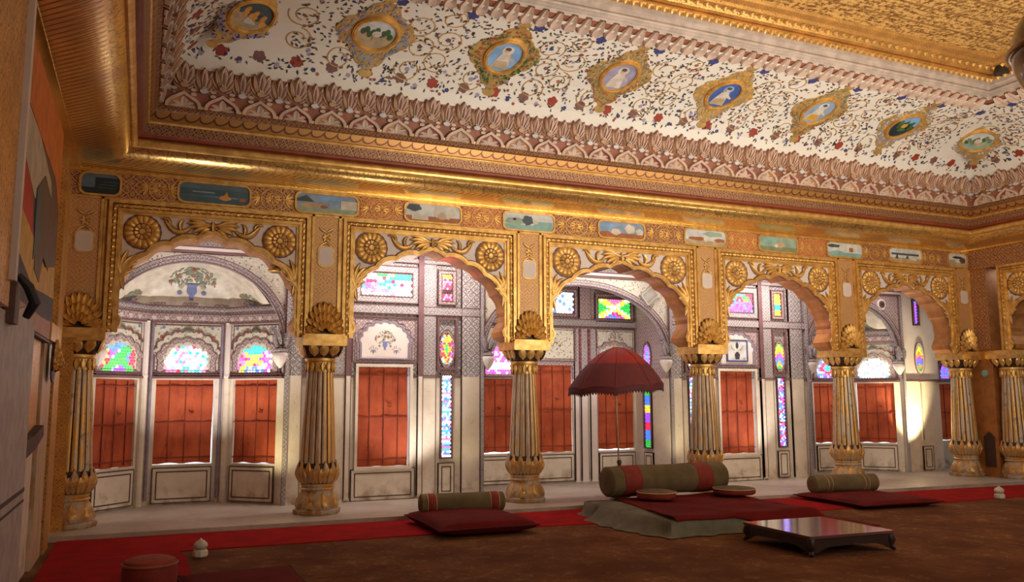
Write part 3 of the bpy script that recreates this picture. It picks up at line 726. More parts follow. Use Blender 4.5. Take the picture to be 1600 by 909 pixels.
def cove_bands(side, parent):
    mp = covemap(side); a, b = srange(side, .80); 
    if side != 'front': a = -6.5
    arches = MB(); lot = MB()
    n = int((b-a)/PER); off = ((b-a)-n*PER)/2
    if side == 'front': a0 = 4.278-PER*(int((4.278-a)/PER)); n = int((b-a0)/PER)+1
    else: a0 = b-PER*.5-PER*(n-1)
    for k in range(n):
        s = a0+k*PER; w = PER*.47
        P = curve2([(s-w, .0), (s-w*1.02, .10), (s-w*.35, .115), (s, .165)], 7)+curve2([(s, .165), (s+w*.35, .115), (s+w*1.02, .10), (s+w, .0)], 7)[1:]
        Q = [(s+(u-s)*.80, .0+(v)*.80) for u, v in P]
        arches.strip(P, Q, .002, .045, mp, 0)
        arches.prism([(s-w*.8, 0)]+Q+[(s+w*.8, 0)], .003, .008, mp, 2 if k % 2 else 3, back=False)
        arches.leaf(curve2([(s, .01), (s, .12)], 5), w*.25, .02, mp, 0, .01)
        for q in (-1, 1):
            arches.leaf(curve2([(s+q*.01, .012), (s+q*w*.4, .06), (s+q*w*.62, .05)], 5), w*.14, .018, mp, 0, .01)
            arches.leaf(curve2([(s+q*.02, .012), (s+q*w*.4, .02), (s+q*w*.72, .012)], 5), w*.10, .018, mp, 0, .01)
        arches.disc(s+PER/2, .012, .015, .018, .03, mp, 4, 8)
        for (sh, t0, k2, T) in ((0, .13, 1.0, .30), (.5, .085, .92, .36)):
            c = s+PER*sh
            lay = [(0, 1.0, .058), (-.42, .95, .050), (.42, .95, .050), (-.80, .80, .044), (.80, .80, .044), (-1.15, .62, .036), (1.15, .62, .036)]
            for j, (ang, L, ww) in enumerate(reversed(lay if not sh else lay[:5])):
                l = T*L*k2*(1.0 if not sh else .92); bx = c; by = t0+.03
                tip = (bx+sin(ang)*l*.62, by+cos(ang*.8)*l)
                st = (bx+sin(ang)*l*.18, by+cos(ang*.8)*l*.30)
                lot.leaf(curve2([st, ((st[0]+tip[0])/2+sin(ang)*.02, (st[1]+tip[1])/2), tip], 6), ww*.74*(.85 if sh else 1), .030, mp, j % 2, .008+.004*j, 2, .012, hollow=(j % 2 == 1))
                lot.leaf([(st[0]+(tip[0]-st[0])*q, st[1]+(tip[1]-st[1])*q) for q in (.12, .35, .58, .8)], ww*.20, .010, mp, 2 if j % 2 == 0 else 0, (.030 if j % 2 == 0 else .014)+.004*j)
            for q in (-1, 1): lot.disc(c+q*PER*.25, t0+.055, .030, .018, .030, mp, 0, 8, .004); lot.disc(c+q*PER*.25, t0+.015, .016, .012, .024, mp, 1, 6, .004)
            lot.disc(c, t0+.10, .040, .026, .055+.004, mp, 3 if sh else 1, 10, .01)
    arches.build('arch_band', [pinkw, rus, redp, mat('orange_gilt_paint', (.50, .23, .08), .5), goldleaf], parent)
    lot.build('lotus_band', [pinkw, mat('ochre_leaf_paint', (.44, .26, .15), .45), rus, mat('pale_blue_grey', (.55, .55, .58), .5)], parent)
for side in ('front', 'left', 'right'): cove_bands(side, ceiling)
# painted flowers, leaves and scrolls on the cove
FM = [PC[k] for k in ('red', 'navy', 'leafb', 'lilac', 'rust')]+[mat('gilt_scroll_line', (.62, .40, .15), .35, .5), mat('brown_flower', (.20, .10, .09), .6)]
TL = cl[-1]
MED = [(.19, .95), (1.60, .95), (3.03, .95), (4.50, .95), (6.0, .95), (7.5, .95)]
TM = 1.16
def flower(mb, mp, s, t, r, m, rn):
    n = rn.choice((5, 6)); ph = rn.random()*6
    mb.disc(s, t, r, r, .0035, mp, m, 18, .001, lambda a: .72+.30*abs(cos(n/2*a+ph)))
def leaflet(mb, mp, s, t, L, ang, m):
    c, q = cos(ang), sin(ang)
    pts = [(0, -.5), (.22, -.1), (.12, .25), (0, .5), (-.14, .2), (-.22, -.12)]
    mb.prism([(s+L*(x*c-y*q), t+L*(x*q+y*c)) for x, y in pts], .001, .003, mp, m, back=False)
def spiral(mb, mp, s, t, R, a0, dirn, turns=1.25, w=.0062):
    A = []; n = 22
    for i in range(n+1):
        a = a0+dirn*turns*2*pi*i/n; r = R*(1-.55*i/n); A.append((s+r*cos(a), t+r*sin(a)))
    mb.strip(offset(A, w), offset(A, -w), .001, .004, mp, 5)
    flower_center = (s+R*.28*cos(a0), t+R*.28*sin(a0)); return A[-1]
def cove_paint(side, parent):
    mp = covemap(side); mb = MB(); rn = random.Random({'front': 3, 'left': 5, 'right': 9}[side])
    def inside(s, t, mg=.04):
        d = cove_at(t)[0]; a, b = srange(side, d)
        if side != 'front': a = -6.5
        return a+mg < s < b-mg
    def free(s, t, r=0):
        if side == 'front':
            for (ms, _) in MED:
                if abs(s-ms)/(.40+r)+abs(t-TM)/(.52+r) < 1: return False
            for e in (-1.02, 9.0):
                if abs(s-e) < .42 and abs(t-TM) < .5: return False
        return True
    lo, hi = .50, TL-.06
    a, b = srange(side, .9)
    if side != 'front': a = -6.5
    s = a; k = 0; P = .3655
    # bottom flower row in red and violet, top row blue, vine between
    while s < b:
        if inside(s, .56): flower(mb, mp, s, .62, .068, 0 if k % 2 else 6, rn)
        if inside(s+.18, .54): flower(mb, mp, s+.18, .56, .028, 1 if k % 2 else 3, rn)
        if inside(s, hi-.13): flower(mb, mp, s+.1, hi-.13, .066, 1, rn) if k % 2 else None
        if free(s+.1, .78, .05) and inside(s+.1, .78, .15): flower(mb, mp, s+.1, .78, .024, 3, rn)
        if k % 2 == 0:
            for (ds, tt, R, d) in ((.05, .74, .15, 1), (.10, 1.06, .17, -1), (.02, 1.38, .17, 1), (.33, .90, .15, -1), (.36, 1.23, .17, 1), (.32, 1.56, .14, -1)):
                ss = s+ds
                if inside(ss, tt, .18) and free(ss, tt, .12):
                    spiral(mb, mp, ss, tt, R, rn.random()*6, d)
                    if rn.random() < .8: flower(mb, mp, ss, tt, rn.uniform(.022, .034), rn.choice((0, 1, 3, 4, 6)), rn)
        s += P; k += 1
    N = int((b-a)*330)
    for i in range(N):
        s = rn.uniform(a, b); t = rn.uniform(lo+.0, hi)
        if not inside(s, t, .03) or not free(s, t): continue
        if rn.random() < .17: flower(mb, mp, s, t, rn.uniform(.014, .022), rn.choice((0, 1, 3, 4, 6, 6)), rn)
        else: leaflet(mb, mp, s, t, rn.uniform(.036, .062), rn.random()*6.28, 2 if rn.random() < .8 else 6)
    mb.build('painted_flowers', FM, parent)
for side in ('front', 'left', 'right'): cove_paint(side, ceiling)
def medallion(mp, cu, cv, kind, parent, ka=1.0, rx=.185, ry=.24):
    """raised gilt cartouche with an oval painted picture"""
    def lob(a): return .80+.16*abs(cos(2*a))**3+.05*abs(cos(6*a))
    mb = MB(); mb.disc(cu, cv, .40*ka, .50*ka, .012, mp, 0, 72, .001, lambda a: .72+.24*abs(cos(2*a))**2.2+.06*abs(cos(8*a)))
    for s in (-1, 1): mb.disc(cu, cv+s*.54*ka, .07*ka, .05*ka, .012, mp, 0, 12, .001)
    pal = kind[2]
    rr = random.Random(int(cu*100)+3)
    for i in range(230):
        a = rr.random()*2*pi; R = rr.uniform(.255, .30+.10*abs(cos(2*a))**2)
        U_, V_ = cu+R*ka*cos(a), cv+R*1.22*ka*sin(a)
        if rr.random() < .2: mb.disc(U_, V_, .017*ka, .017*ka, .020, mp, 1+rr.choice((1, 2)), 8, .01)
        else: leaflet2(mb, mp, U_, V_, rr.uniform(.022, .045), rr.random()*6, 1+(0 if rr.random() < .55 else 1 if a < 3.4 else 2))
    f = mb.build('medallion', [mat('medallion_gilt', (.66, .45, .17), .4, .55)]+[PC[k] for k in pal], parent, label=kind[3])
    E0 = ellipse(cu, cv, rx*ka, ry*ka, 40); E1 = ellipse(cu, cv, (rx+.045)*ka, (ry+.045)*ka, 40)
    MB().strip(E0, E1, .01, .035, mp, 0, closed=True).strip(ellipse(cu, cv, (rx+.012)*ka, (ry+.012)*ka, 40), ellipse(cu, cv, (rx+.03)*ka, (ry+.03)*ka, 40), .03, .043, mp, 0, closed=True).build('oval_frame', goldleaf, f, smooth=True)
    mb = MB(); mb.prism(E0, .01, .016, mp, 0, back=False)
    X = lambda x: cu+x*rx*ka; Y = lambda y: cv+y*ry*ka
    if kind[0] == 'figure':
        sk, dress = 2, 3
        mb.disc(X(0), Y(.38), .30*rx*ka*1.2, .26*ry*ka*1.1, .019, mp, 1, 18, .01)                                  # halo
        mb.prism([(X(-.55), Y(-.80)), (X(.50), Y(-.82)), (X(.42), Y(-.35)), (X(.30), Y(.12)), (X(.10), Y(.22)), (X(-.10), Y(.22)), (X(-.30), Y(.10)), (X(-.42), Y(-.35))], .01, .021, mp, dress, back=False)
        mb.prism([(X(.28), Y(.08)), (X(.42), Y(-.05)), (X(.72), Y(-.22)), (X(.70), Y(-.32)), (X(.36), Y(-.22))], .01, .022, mp, sk, back=False)
        mb.disc(X(0), Y(.38), .15*rx*ka, .16*ry*ka, .024, mp, sk, 14, .01); mb.disc(X(-.02), Y(.50), .17*rx*ka, .10*ry*ka, .027, mp, 4, 12, .01)
        mb.prism([(X(-.5), Y(-.82)), (X(.5), Y(-.82)), (X(.35), Y(-.35)), (X(-.35), Y(-.35))], .01, .024, mp, 5, back=False)
    else:
        mb.prism([(X(u), Y(v)) for u, v in ellipse(0, 0, 1, 1, 20, pi, 2*pi, True)], .01, .018, mp, 2, back=False)
        for j in range(9): mb.disc(X(-.7+j*.175), Y(.05+.18*sin(j*2.1)), .14*rx*ka, .22*ry*ka, .020+.0003*j, mp, 3 if j % 3 else 4, 10, .01)
        mb.disc(X(.1), Y(-.35), .4*rx*ka, .22*ry*ka, .0245, mp, 5, 14, .01, lambda q: .8+.2*cos(3*q)); mb.disc(X(0), Y(.0), .25*rx*ka, .2*ry*ka, .026, mp, 1, 12, .01)
    mb.build('painted_picture', [PC[k] for k in kind[1]], f)
def leaflet2(mb, mp, s, t, L, ang, m):
    c, q = cos(ang), sin(ang)
    mb.prism([(s+L*(x*c-y*q), t+L*(x*q+y*c)) for x, y in [(0, -.5), (.3, 0), (0, .5), (-.3, 0)]], .01, .020, mp, m, back=False)
KD = [('scene', ('cloud', 'wall', 'sand', 'green', 'tree', 'sand'), ('lilac', 'sand', 'sky'), 'landscape picture with trees under a blue strip of sky'),
      ('figure', ('skyb', 'wall', 'skin', 'cloth', 'umber', 'sand'), ('olive', 'rust', 'green'), 'haloed figure on blue in a green and red wreath'),
      ('figure', ('lilac', 'wall', 'skin', 'cloth', 'umber', 'cloth'), ('olive', 'sand', 'rust'), 'bearded figure in white on grey'),
      ('figure', ('blue', 'skyb', 'cloth', 'cloth', 'umber', 'sand'), ('sand', 'yellow', 'sand'), 'pale figure on deep blue'),
      ('figure', ('sky', 'cloud', 'cloth', 'cloth', 'umber', 'yellow'), ('olive', 'sand', 'rust'), 'pale figure under a dotted arc on grey blue'),
      ('scene', ('skyb', 'yellow', 'deep', 'green', 'deep', 'green'), ('sand', 'cloud', 'lilac'), 'dark green landscape oval'),
      ('scene', ('cloud', 'wall', 'grass', 'olive', 'green', 'sand'), ('lilac', 'cloud', 'sand'), 'faded green landscape at the right corner'),
      ('scene', ('tree', 'orange', 'sand', 'orange', 'tree', 'cloud'), ('navy', 'lilac', 'lilac'), 'orange and grey picture at the left corner')]
for i, (s, t) in enumerate(MED): medallion(covemap('front'), s, TM, KD[i], ceiling, 1.0, .185 if i not in (0,) else .20, .235 if i != 0 else .21)
def cornermap(P0, ux, uy, uz):
    P0 = Vector(P0); ux = Vector(ux).normalized(); uy = Vector(uy).normalized(); n = ux.cross(uy)
    if n.z > 0: n = -n
    return lambda u, v, h: tuple(P0+ux*u+uy*v+n*h)
d_, z_, _, _ = cove_at(TM)
medallion(cornermap((10.42-d_-.02, -d_-.02, z_-.05), (1, -1, 0), (-1, -1, .62), None), 0, 0, KD[6], ceiling, .95, .22, .2)
medallion(cornermap((-2.52+d_+.02, -d_-.02, z_-.05), (1, 1, 0), (1, -1, .62), None), 0, 0, KD[7], ceiling, .95, .22, .2)
# moulding between cove and flat ceiling
sweep([(2.08, 5.055), (2.235, 5.115)], rus, 'scallop_ground', ceiling)
mb = MB()
for side in ('front', 'left', 'right'):
    f = side_map(side); a, b = srange(side, 2.2)
    if side != 'front': a = -6.5
    def mp(s, t, h, f=f): return f(s, 2.07+t*.93+h*.36, 5.048+t*.36-h*.93)
    n = int((b-a)/.163)
    for k in range(n):
        s = a+.09+k*.163; mb.leaf(curve2([(s+.0, .20), (s+.0, .10), (s, -.03)], 10), .074, .034, mp, 0, .004, 1, .012, blunt=True, hollow=True)
mb.build('scallop_band', [pinkw, rus], ceiling, smooth=True)
wm = mat('white_moulding', (.48, .40, .35), .5)
sweep([(2.235, 5.11), (2.25, 5.145), (2.27, 5.15), (2.275, 5.175)]+bead(2.285, 5.195, .02, -120, 90, 6)+[(2.30, 5.22), (2.305, 5.25), (2.335, 5.26), (2.34, 5.315)], wm, 'white_moulding', ceiling)
mb = MB()
for side in ('front', 'left', 'right'):
    f = side_map(side); a, b = srange(side, 2.29)
    if side != 'front': a = -6.5
    k = 0
    while a+k*.05 < b:
        p = f(a+k*.05, 2.265, 5.198); mb.box(p[0]-.016, p[0]+.016, p[1]-.016, p[1]+.016, p[2]-.014, p[2]+.012, 0); k += 1
mb.build('dentils', wm, ceiling)
sweep([(2.34, 5.315), (2.36, 5.305)]+bead(2.39, 5.335, .035, -130, 60, 7)+[(2.43, 5.36), (2.47, 5.37), (2.50, 5.40), (2.56, 5.41), (2.58, 5.44), (2.66, 5.45), (2.68, 5.48)], carve_s, 'gilt_steps', ceiling)
mb = MB()
for side in ('front', 'left', 'right'):
    f = side_map(side)
    for (dd, zz, st, r) in ((2.405, 5.305, .095, .032), (2.52, 5.40, .12, .03)):
        a, b = srange(side, dd)
        if side != 'front': a = -6.5
        k = 0
        while a+k*st < b:
            p = f(a+k*st, dd, zz); mb.lathe([(r, 0), (r*.75, -.6*r), (.004, -1.2*r)], 6, p[0], p[1], cz=p[2]); k += 1
mb.build('gilt_beads', goldleaf, ceiling)
# ================================================================== side walls
rw = MB(); rw.box(XR, XR+PW, YB, 0, ZF, 5.9, 0); rw.box(XR, XR+PW, -.30, PW, -.05, ZF, 0); rw.box(XR-.0, XR+PW, -11.2, -3.15, -.05, ZF, 0)
wall_right = rw.build('wall_right', brown, kind='structure', label='dark gilded right wall with its own arches', cat='wall')
rm = lambda u, v, h: (XR-h, -u, v)
MB().prism([(.02, 2.0), (.30, 2.0), (.30, 3.26), (.02, 3.26)], 0, .02, rm, 0).prism([(.06, .15), (.24, .15), (.24, .62), (.15, .70), (.06, .62)], 0, .012, rm, 1).disc(.16, 1.62, .05, .055, .02, rm, 2, 16).build('pier_panel', [scroll_d, darkline, PC['teal']], wall_right)
build_arch(0, 1.26, PW, 'gilded arch on the right-hand wall, cut by the right edge of the picture', loc=(XR, -1.58, 0), rz=-pi/2)
build_column('fluted column of the right-hand wall, at the right edge of the picture', (XR, -.50, 0), -pi/2, pil=False, worn=True)
cartr = MB(); cartr.prism([(.0, ZF), (3.2, ZF), (3.2, ZF+.3), (0, ZF+.3)], 0, .02, rm, 0).build('frieze_panel', scroll_d, wall_right)
MB().box(XR+1.3, XR+1.5, -11.2, .9, -.05, 3.3, 0).build('wall_corridor', mat('brown_plaster', (.30, .20, .14), .7), kind='structure', label='cream wall behind the right-hand arches', cat='wall')
# left wall pieces
def lmp(h0): return lambda u, v, h: (h0+h, u, v)
pn = MB(); poly = [(-11.1, -.05), (-11.1, 1.72), (-4.4, 1.72), (-4.1, 1.735), (-3.5, 1.83), (-3.22, 1.80), (-3.08, 1.74), (-3.03, 1.66), (-3.03, -.05)]
pn.prism(poly, 0, .10, lmp(XL), 0); white_dado = pn.build('wall_panel', mat('dull_white_plaster', (.42, .38, .36), .6), wall_left)
MB().prism([(-11, .665), (-11, .69), (-3.03, .69), (-3.03, .665)], .0, .004, lmp(XL+.10), 0).prism([(-11, .60), (-11, .615), (-3.03, .615), (-3.03, .60)], .0, .004, lmp(XL+.10), 0).build('painted_stripe', darkline, wall_left)
MB().prism([(-9, 1.72), (-9, 3.95), (-4.55, 3.95), (-4.55, 1.72)], 0, .14, lmp(XL), 0, ms=1).build('carved_pier', [carve, white], wall_left)
MB().prism([(-4.62, 1.85), (-4.62, 3.95), (-4.55, 3.95), (-4.55, 1.85)], .14, .17, lmp(XL), 0).build('pier_edge', white, wall_left)
lw = MB(); lw.prism([(-3.0, 1.0), (-3.0, 1.80), (-1.9, 1.80), (-1.9, 1.0)], 0, .03, lmp(XL), 0); lw.prism([(-1.85, -.05), (-1.85, 1.72), (-1.2, 1.72), (-1.2, -.05)], 0, .05, lmp(XL), 1)
lw.prism([(-1.15, -.05), (-1.15, 3.3), (-.75, 3.3), (-.75, -.05)], 0, .07, lmp(XL), 0); lw.prism([(-.62, -.05), (-.62, 3.3), (-.42, 3.3), (-.42, -.05)], 0, .05, lmp(XL), 2)
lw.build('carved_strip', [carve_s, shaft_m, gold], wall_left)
lw = MB(); lw.prism([(-3.02, .98), (-2.5, 1.0), (-1.95, 1.06), (-1.9, .98), (-2.4, .90), (-3.02, .86)], 0, .09, lmp(XL), 0); lw.build('ledge', darkline, wall_left)
MB().prism([(-3.02, -.05), (-3.02, .88), (-1.9, .88), (-1.9, -.05)], 0, .02, lmp(XL), 0).build('lower_panel', cream, wall_left)
MB().prism([(-1.95, 1.72), (-1.95, 1.86), (-1.1, 1.86), (-1.1, 1.72)], 0, .1, lmp(XL), 0).build('carved_cap', goldleaf, wall_left)
shell(lambda u, v, h: (XL+.08+h, -1.5-u, v), 0, 1.50, .34, .26, wall_left, 'carved_cap')
# painting hung on the left wall
MB().box(-.02, .13, -.13, .34, 0, 1.845, 0).box(-.02, .15, -.15, .36, 1.80, 1.86, 0).build('engaged_strip', carve_s, wall_left, loc=(XL, 0, 0))
pt = thing('painting', 'tall painting with orange, red, yellow and black areas leaning on the left wall', 'painting', (XL+.02, -3.0, 1.7))
def pm(u, v, h): return (.04+h, u+3.0, v-1.7)
PX = XL+.02
MB().prism([(-4.25, 1.70), (-4.25, 3.42), (-1.80, 3.42), (-1.80, 1.70)], -.02, .02, pm, 0).build('canvas', PC['umber'], pt)
def ppoly(name, key, pts, h): MB().prism(pts, .02, h, pm, 0, back=False).build(name, PC[key], cv_)
cv_ = [o for o in pt.children][0]
ppoly('paint_area', 'orangef', [(-4.05, 3.42), (-1.82, 3.42), (-1.82, 2.75), (-2.2, 2.95), (-4.05, 3.02)], .023)
ppoly('paint_area', 'beige', [(-4.05, 3.0), (-3.3, 2.98), (-2.5, 2.85), (-2.2, 2.45), (-2.6, 2.55), (-3.4, 2.55), (-4.05, 2.72)], .0245)
ppoly('paint_area', 'redflag', [(-4.05, 2.70), (-3.5, 2.56), (-3.3, 2.3), (-3.45, 2.22), (-4.05, 2.40)], .026)
ppoly('paint_area', 'yellow', [(-4.05, 2.38), (-3.6, 2.33), (-2.6, 2.2), (-1.9, 2.3), (-1.85, 2.02), (-2.6, 1.96), (-3.6, 2.0), (-4.05, 2.08)], .0275)
ppoly('paint_area', 'charcoal', [(-4.2, 2.10), (-3.9, 2.10), (-3.2, 1.98), (-2.5, 2.02), (-1.85, 2.05), (-1.85, 1.86), (-2.6, 1.84), (-4.2, 1.84)], .029)
ppoly('paint_area', 'pink', [(-4.2, 1.84), (-2.6, 1.84), (-1.85, 1.86), (-1.85, 1.72), (-4.2, 1.72)], .029)
ppoly('paint_area', 'umber', [(-3.3, 2.62), (-2.9, 2.80), (-2.4, 2.72), (-2.2, 2.45), (-2.4, 2.2), (-2.75, 2.25), (-2.9, 2.05), (-3.2, 2.1), (-3.25, 2.35)], .031)
ppoly('paint_area', 'tree', [(-3.3, 2.62), (-3.05, 2.70), (-3.0, 2.35), (-3.3, 2.15)], .032)
MB().prism([(-4.25, 1.70), (-4.25, 3.42), (-4.05, 3.42), (-4.05, 1.70)], .02, .035, pm, 0).build('frame_edge', mat('worn_pink_frame', (.38, .26, .22), .6), pt)
hk = thing('wall_bracket', 'black bracket at the lower left corner of the painting', 'bracket', (XL+.12, -4.28, 1.80))
MB().tube([(.02, .0, .12), (.07, .02, .06), (.10, .05, -.02), (.06, .08, -.10)], [.018, .028, .03, .02], 10).build('bracket_arm', PC['charcoal'], hk)
MB().box(-.02, .02, -.05, .12, -.14, .14).build('bracket_plate', PC['umber'], hk)

# ================================================================== corridor walls
class Facet:
    def __init__(s, P0, P1):
        s.P0 = Vector(P0); s.P1 = Vector(P1); d = s.P1-s.P0; s.L = d.length; s.d = d.normalized(); s.n = Vector((s.d.y, -s.d.x))
    def mp(s, u, v, h): q = s.P0+s.d*u+s.n*h; return (q.x, q.y, v)
ZL = 1.53
def facet_wall(f, holes, mats=(cream, filig), top=3.1, label='', z0=0.0):
    us = sorted({0, f.L}|{h[0] for h in holes}|{h[1] for h in holes}); vs = sorted({z0, top, ZL}|{h[2] for h in holes}|{h[3] for h in holes})
    mb = MB()
    for a, b in zip(us[:-1], us[1:]):
        for c, d in zip(vs[:-1], vs[1:]):
            cu, cv = (a+b)/2, (c+d)/2
            if any(h[0] < cu < h[1] and h[2] < cv < h[3] for h in holes): continue
            q = [f.mp(a, c, 0), f.mp(b, c, 0), f.mp(b, d, 0), f.mp(a, d, 0), f.mp(a, c, -.16), f.mp(b, c, -.16), f.mp(b, d, -.16), f.mp(a, d, -.16)]
            mb.add(q, [(0, 1, 2, 3), (7, 6, 5, 4), (0, 4, 5, 1), (1, 5, 6, 2), (2, 6, 7, 3), (3, 7, 4, 0)], 0 if cv < ZL else 1)
    return mb.build('wall_outer', list(mats), kind='structure', label=label, cat='wall')
def R(u0, u1, v0, v1): return [(u0, v0), (u1, v0), (u1, v1), (u0, v1)]
def rframe(mb, f, u0, u1, v0, v1, w, h, m=0, h0=0):
    mb.strip(R(u0, u1, v0, v1), R(u0+w, u1-w, v0+w, v1-w), h0, h, f.mp, m, closed=True)
def dado(f, u0, u1, v0, v1, parent):
    mb = MB(); mb.prism(R(u0, u1, v0, v1), 0, .022, f.mp, 0); t = min(.045, (u1-u0)*.2)
    rframe(mb, f, u0, u1, v0, v1, .010, .026, 1, .0); rframe(mb, f, u0+t, u1-t, v0+t, v1-t, .013, .026, 1, .0)
    mb.build('dado_panel', [cream, darkline], parent)
def vpil(f, u0, u1, parent, v0=0, v1=3.1, h=.028, up=filig_f, lo=cream, name='pilaster'):
    mb = MB()
    if v0 < ZL: mb.prism(R(u0, u1, v0, ZL), 0, h, f.mp, 0)
    mb.prism(R(u0, u1, max(v0, ZL), v1), 0, h, f.mp, 1)
    for u in (u0, u1-.008): mb.prism(R(u, u+.008, v0+.02, v1), 0, h+.003, f.mp, 2)
    mb.build(name, [lo, up, mauve], parent)
def hline(f, u0, u1, parent, z=ZL, skip=()):
    mb = MB(); segs = []; a = u0
    for s0, s1 in sorted(skip):
        if s0 > a: segs.append((a, s0))
        a = max(a, s1)
    if a < u1: segs.append((a, u1))
    for a, b in segs: mb.prism(R(a, b, z-.020, z-.010), 0, .034, f.mp, 0); mb.prism(R(a, b, z+.004, z+.018), 0, .034, f.mp, 0)
    if segs: mb.build('painted_line', mauve, parent)
def panel(f, u0, u1, v0, v1, parent, m, fr=mauve, w=.03, name='painted_panel', h=.012):
    mb = MB(); mb.prism(R(u0, u1, v0, v1), 0, h, f.mp, 0)
    rframe(mb, f, u0, u1, v0, v1, w*.4, h+.018, 1); rframe(mb, f, u0+w, u1-w, v0+w, v1-w, .008, h+.006, 1)
    return mb.build(name, [m, fr], parent)
def lobed_arch(cu, v0, w, hgt, n=7):
    """closed outline of a multifoil arch standing on v0"""
    base = v0+hgt*.42; pts = [(cu-w, v0)]
    A = [(cu-w*cos(pi*i/n), base+(hgt-(base-v0))*sin(pi*i/n)) for i in range(n+1)]
    for i in range(n): pts += arc(A[i], A[i+1], .10*w if True else 0, 5)
    pts += [A[-1], (cu+w, v0)]; return pts
def bouquet(mp, cu, cv, r, parent, seed=1, vase=True, name='painted_bouquet', n=60):
    rn = random.Random(seed); mb = MB()
    for i in range(n):
        a = rn.uniform(-.2, pi+.2); q = r*sqrt(rn.random()); s = cu+q*cos(a)*1.05; t = cv+.15*r+q*max(-.1, sin(a))*.95
        leafp = [(0, -.5), (.28, 0), (0, .5), (-.28, 0)]; L = r*rn.uniform(.12, .2); c, k = cos(a), sin(a)
        mb.prism([(s+L*(x*c-y*k), t+L*(x*k+y*c)) for x, y in leafp], .0, .003, mp, rn.choice((0, 0, 1)), back=False)
    for (a, q) in ((90, .75), (150, .7), (30, .7), (90, .35), (175, .95), (5, .95)):
        a = radians(a); mb.disc(cu+r*q*cos(a), cv+.15*r+r*q*sin(a), r*.11, r*.10, .0045, mp, 2, 10, 0, lambda x: .8+.2*abs(cos(2.5*x)))
    if vase:
        mb.prism([(cu+r*x, cv+r*y) for x, y in ((-.10, -.75), (.10, -.75), (.06, -.6), (.24, -.35), (.20, -.1), (.3, .05), (-.3, .05), (-.20, -.1), (-.24, -.35), (-.06, -.6))], 0, .004, mp, 3, back=False)
        for s in (-1, 1):
            for (a, b) in ((.5, -.1), (.55, -.4), (.38, .02)): mb.disc(cu+s*r*a, cv+r*b, r*.13, r*.10, .004, mp, 3 if b < -.2 else 4, 9, 0, lambda x: .75+.25*abs(cos(2*x)))
    return mb.build(name, [mat('dull_leaf_green', (.20, .27, .17), .6), mat('grey_leaf', (.28, .29, .24), .6), mat('dull_red_flower', (.40, .10, .05), .6), mat('delft_blue', (.16, .19, .42), .6), mat('ochre_scroll', (.40, .36, .27), .6)], parent)
# ---- stained glass
WH = (3.2, 3.1, 3.0); PK = (1.5, .25, .6); RD = (1.2, .05, .12); TE = (.05, .95, .85); GR = (.05, .75, .12); BL = (.12, .35, 1.8); CYN = (.3, 1.3, 1.9); YE = (1.6, 1.2, .12); OR = (1.5, .5, .06); PU = (.55, .15, 1.5); MG = (1.3, .1, 1.1); BK = (.05, .02, .02); LB = (.7, 1.1, 2.2)
def c_white(a, b, r): return r.choice((WH, WH, WH, WH, PK, TE, CYN)) if abs(b) < .8 else r.choice((TE, PK, CYN, RD))
def c_pinkteal(a, b, r):
    k = abs(a)+abs(b)*.8
    if k < .36: return r.choice((TE, CYN, TE))
    if a > .15 and b > .25 and a-b < .5: return r.choice((TE, YE, TE))
    if a < -.6 and b < .2 and b > -.4: return r.choice((BL, PU, YE))
    if a < .0 and a > -.45 and b > .55: return GR
    return r.choice((WH, WH, WH, PK, PK, (2.2, 1.2, 1.6), RD)) if b > -.3 else r.choice((WH, WH, WH, PK))
def c_bluegreen(a, b, r):
    if abs(a-b*.8) < .33 or (abs(a+b*.8) < .25 and b < 0): return GR
    if b > .45: return BL
    if a > .6: return RD
    if a < -.55: return r.choice((RD, YE))
    return r.choice((BL, LB, PU))
def c_tealtop(a, b, r):
    if b > .35 and abs(a) < b: return TE
    if b < -.45 and abs(a) < .6: return r.choice((LB, BL))
    if abs(abs(a)-abs(b)) < .25 and a < .4: return YE
    if a > .45: return r.choice((MG, PU, WH))
    return r.choice((PK, RD, MG))
def c_diamond(a, b, r):
    k = abs(a)+abs(b)
    return TE if k < .38 else r.choice((PK, RD)) if k < .85 else r.choice((LB, BL, PU))
def c_cross(a, b, r): return r.choice((PK, CYN)) if abs(abs(a)-abs(b)) < .12 else WH
def c_redslot(a, b, r): return r.choice((YE, OR)) if b > .72 else BK if -.45 < b < -.1 else r.choice((RD, PK))
def c_yelslot(a, b, r): return r.choice((YE, OR)) if b > -.05 or b < -.45 else TE
def c_rosette(a, b, r):
    k = sqrt(a*a+b*b*.6)
    return GR if k < .28 else r.choice((RD, OR)) if k < .75 else r.choice((YE, BL, WH)) if abs(b) > .6 else r.choice((RD, PU))
def c_long(a, b, r):
    k = (b*4.5) % 1; return (LB, WH, TE, PK, WH, BL, CYN)[int(k*7) % 7] if r.random() < .75 else r.choice((PK, WH, BL))
def c_longp(a, b, r): return r.choice((RD, PK)) if abs(sin(b*9)-a*.6) < .35 else r.choice((LB, BL, LB, PU))
def c_dark(a, b, r): return [tuple(.45*q for q in c) for c in (GR, BL, RD, PU, YE, BL)][int((b*4+4) % 6)]
def c_x(a, b, r):
    if abs(abs(a)-abs(b)) < .3: return r.choice((YE, YE, WH))
    return GR if abs(a) > abs(b) else r.choice((PU, BL, RD)) if b < 0 else PK
def c_bluewhite(a, b, r): return r.choice((WH, WH, LB, LB, BL, (2, 1.2, 2.6)))
def c_purple(a, b, r): return r.choice((PU, BL, PU))
def c_chev(a, b, r): return (PU, OR, YE, GR, OR, BL)[int(((b+abs(a)*.5)*3+6) % 6)]
def c_magw(a, b, r): return WH if b < 0 and abs(b+.4) < .25 else r.choice((MG, MG, (2, .9, 2.2)))
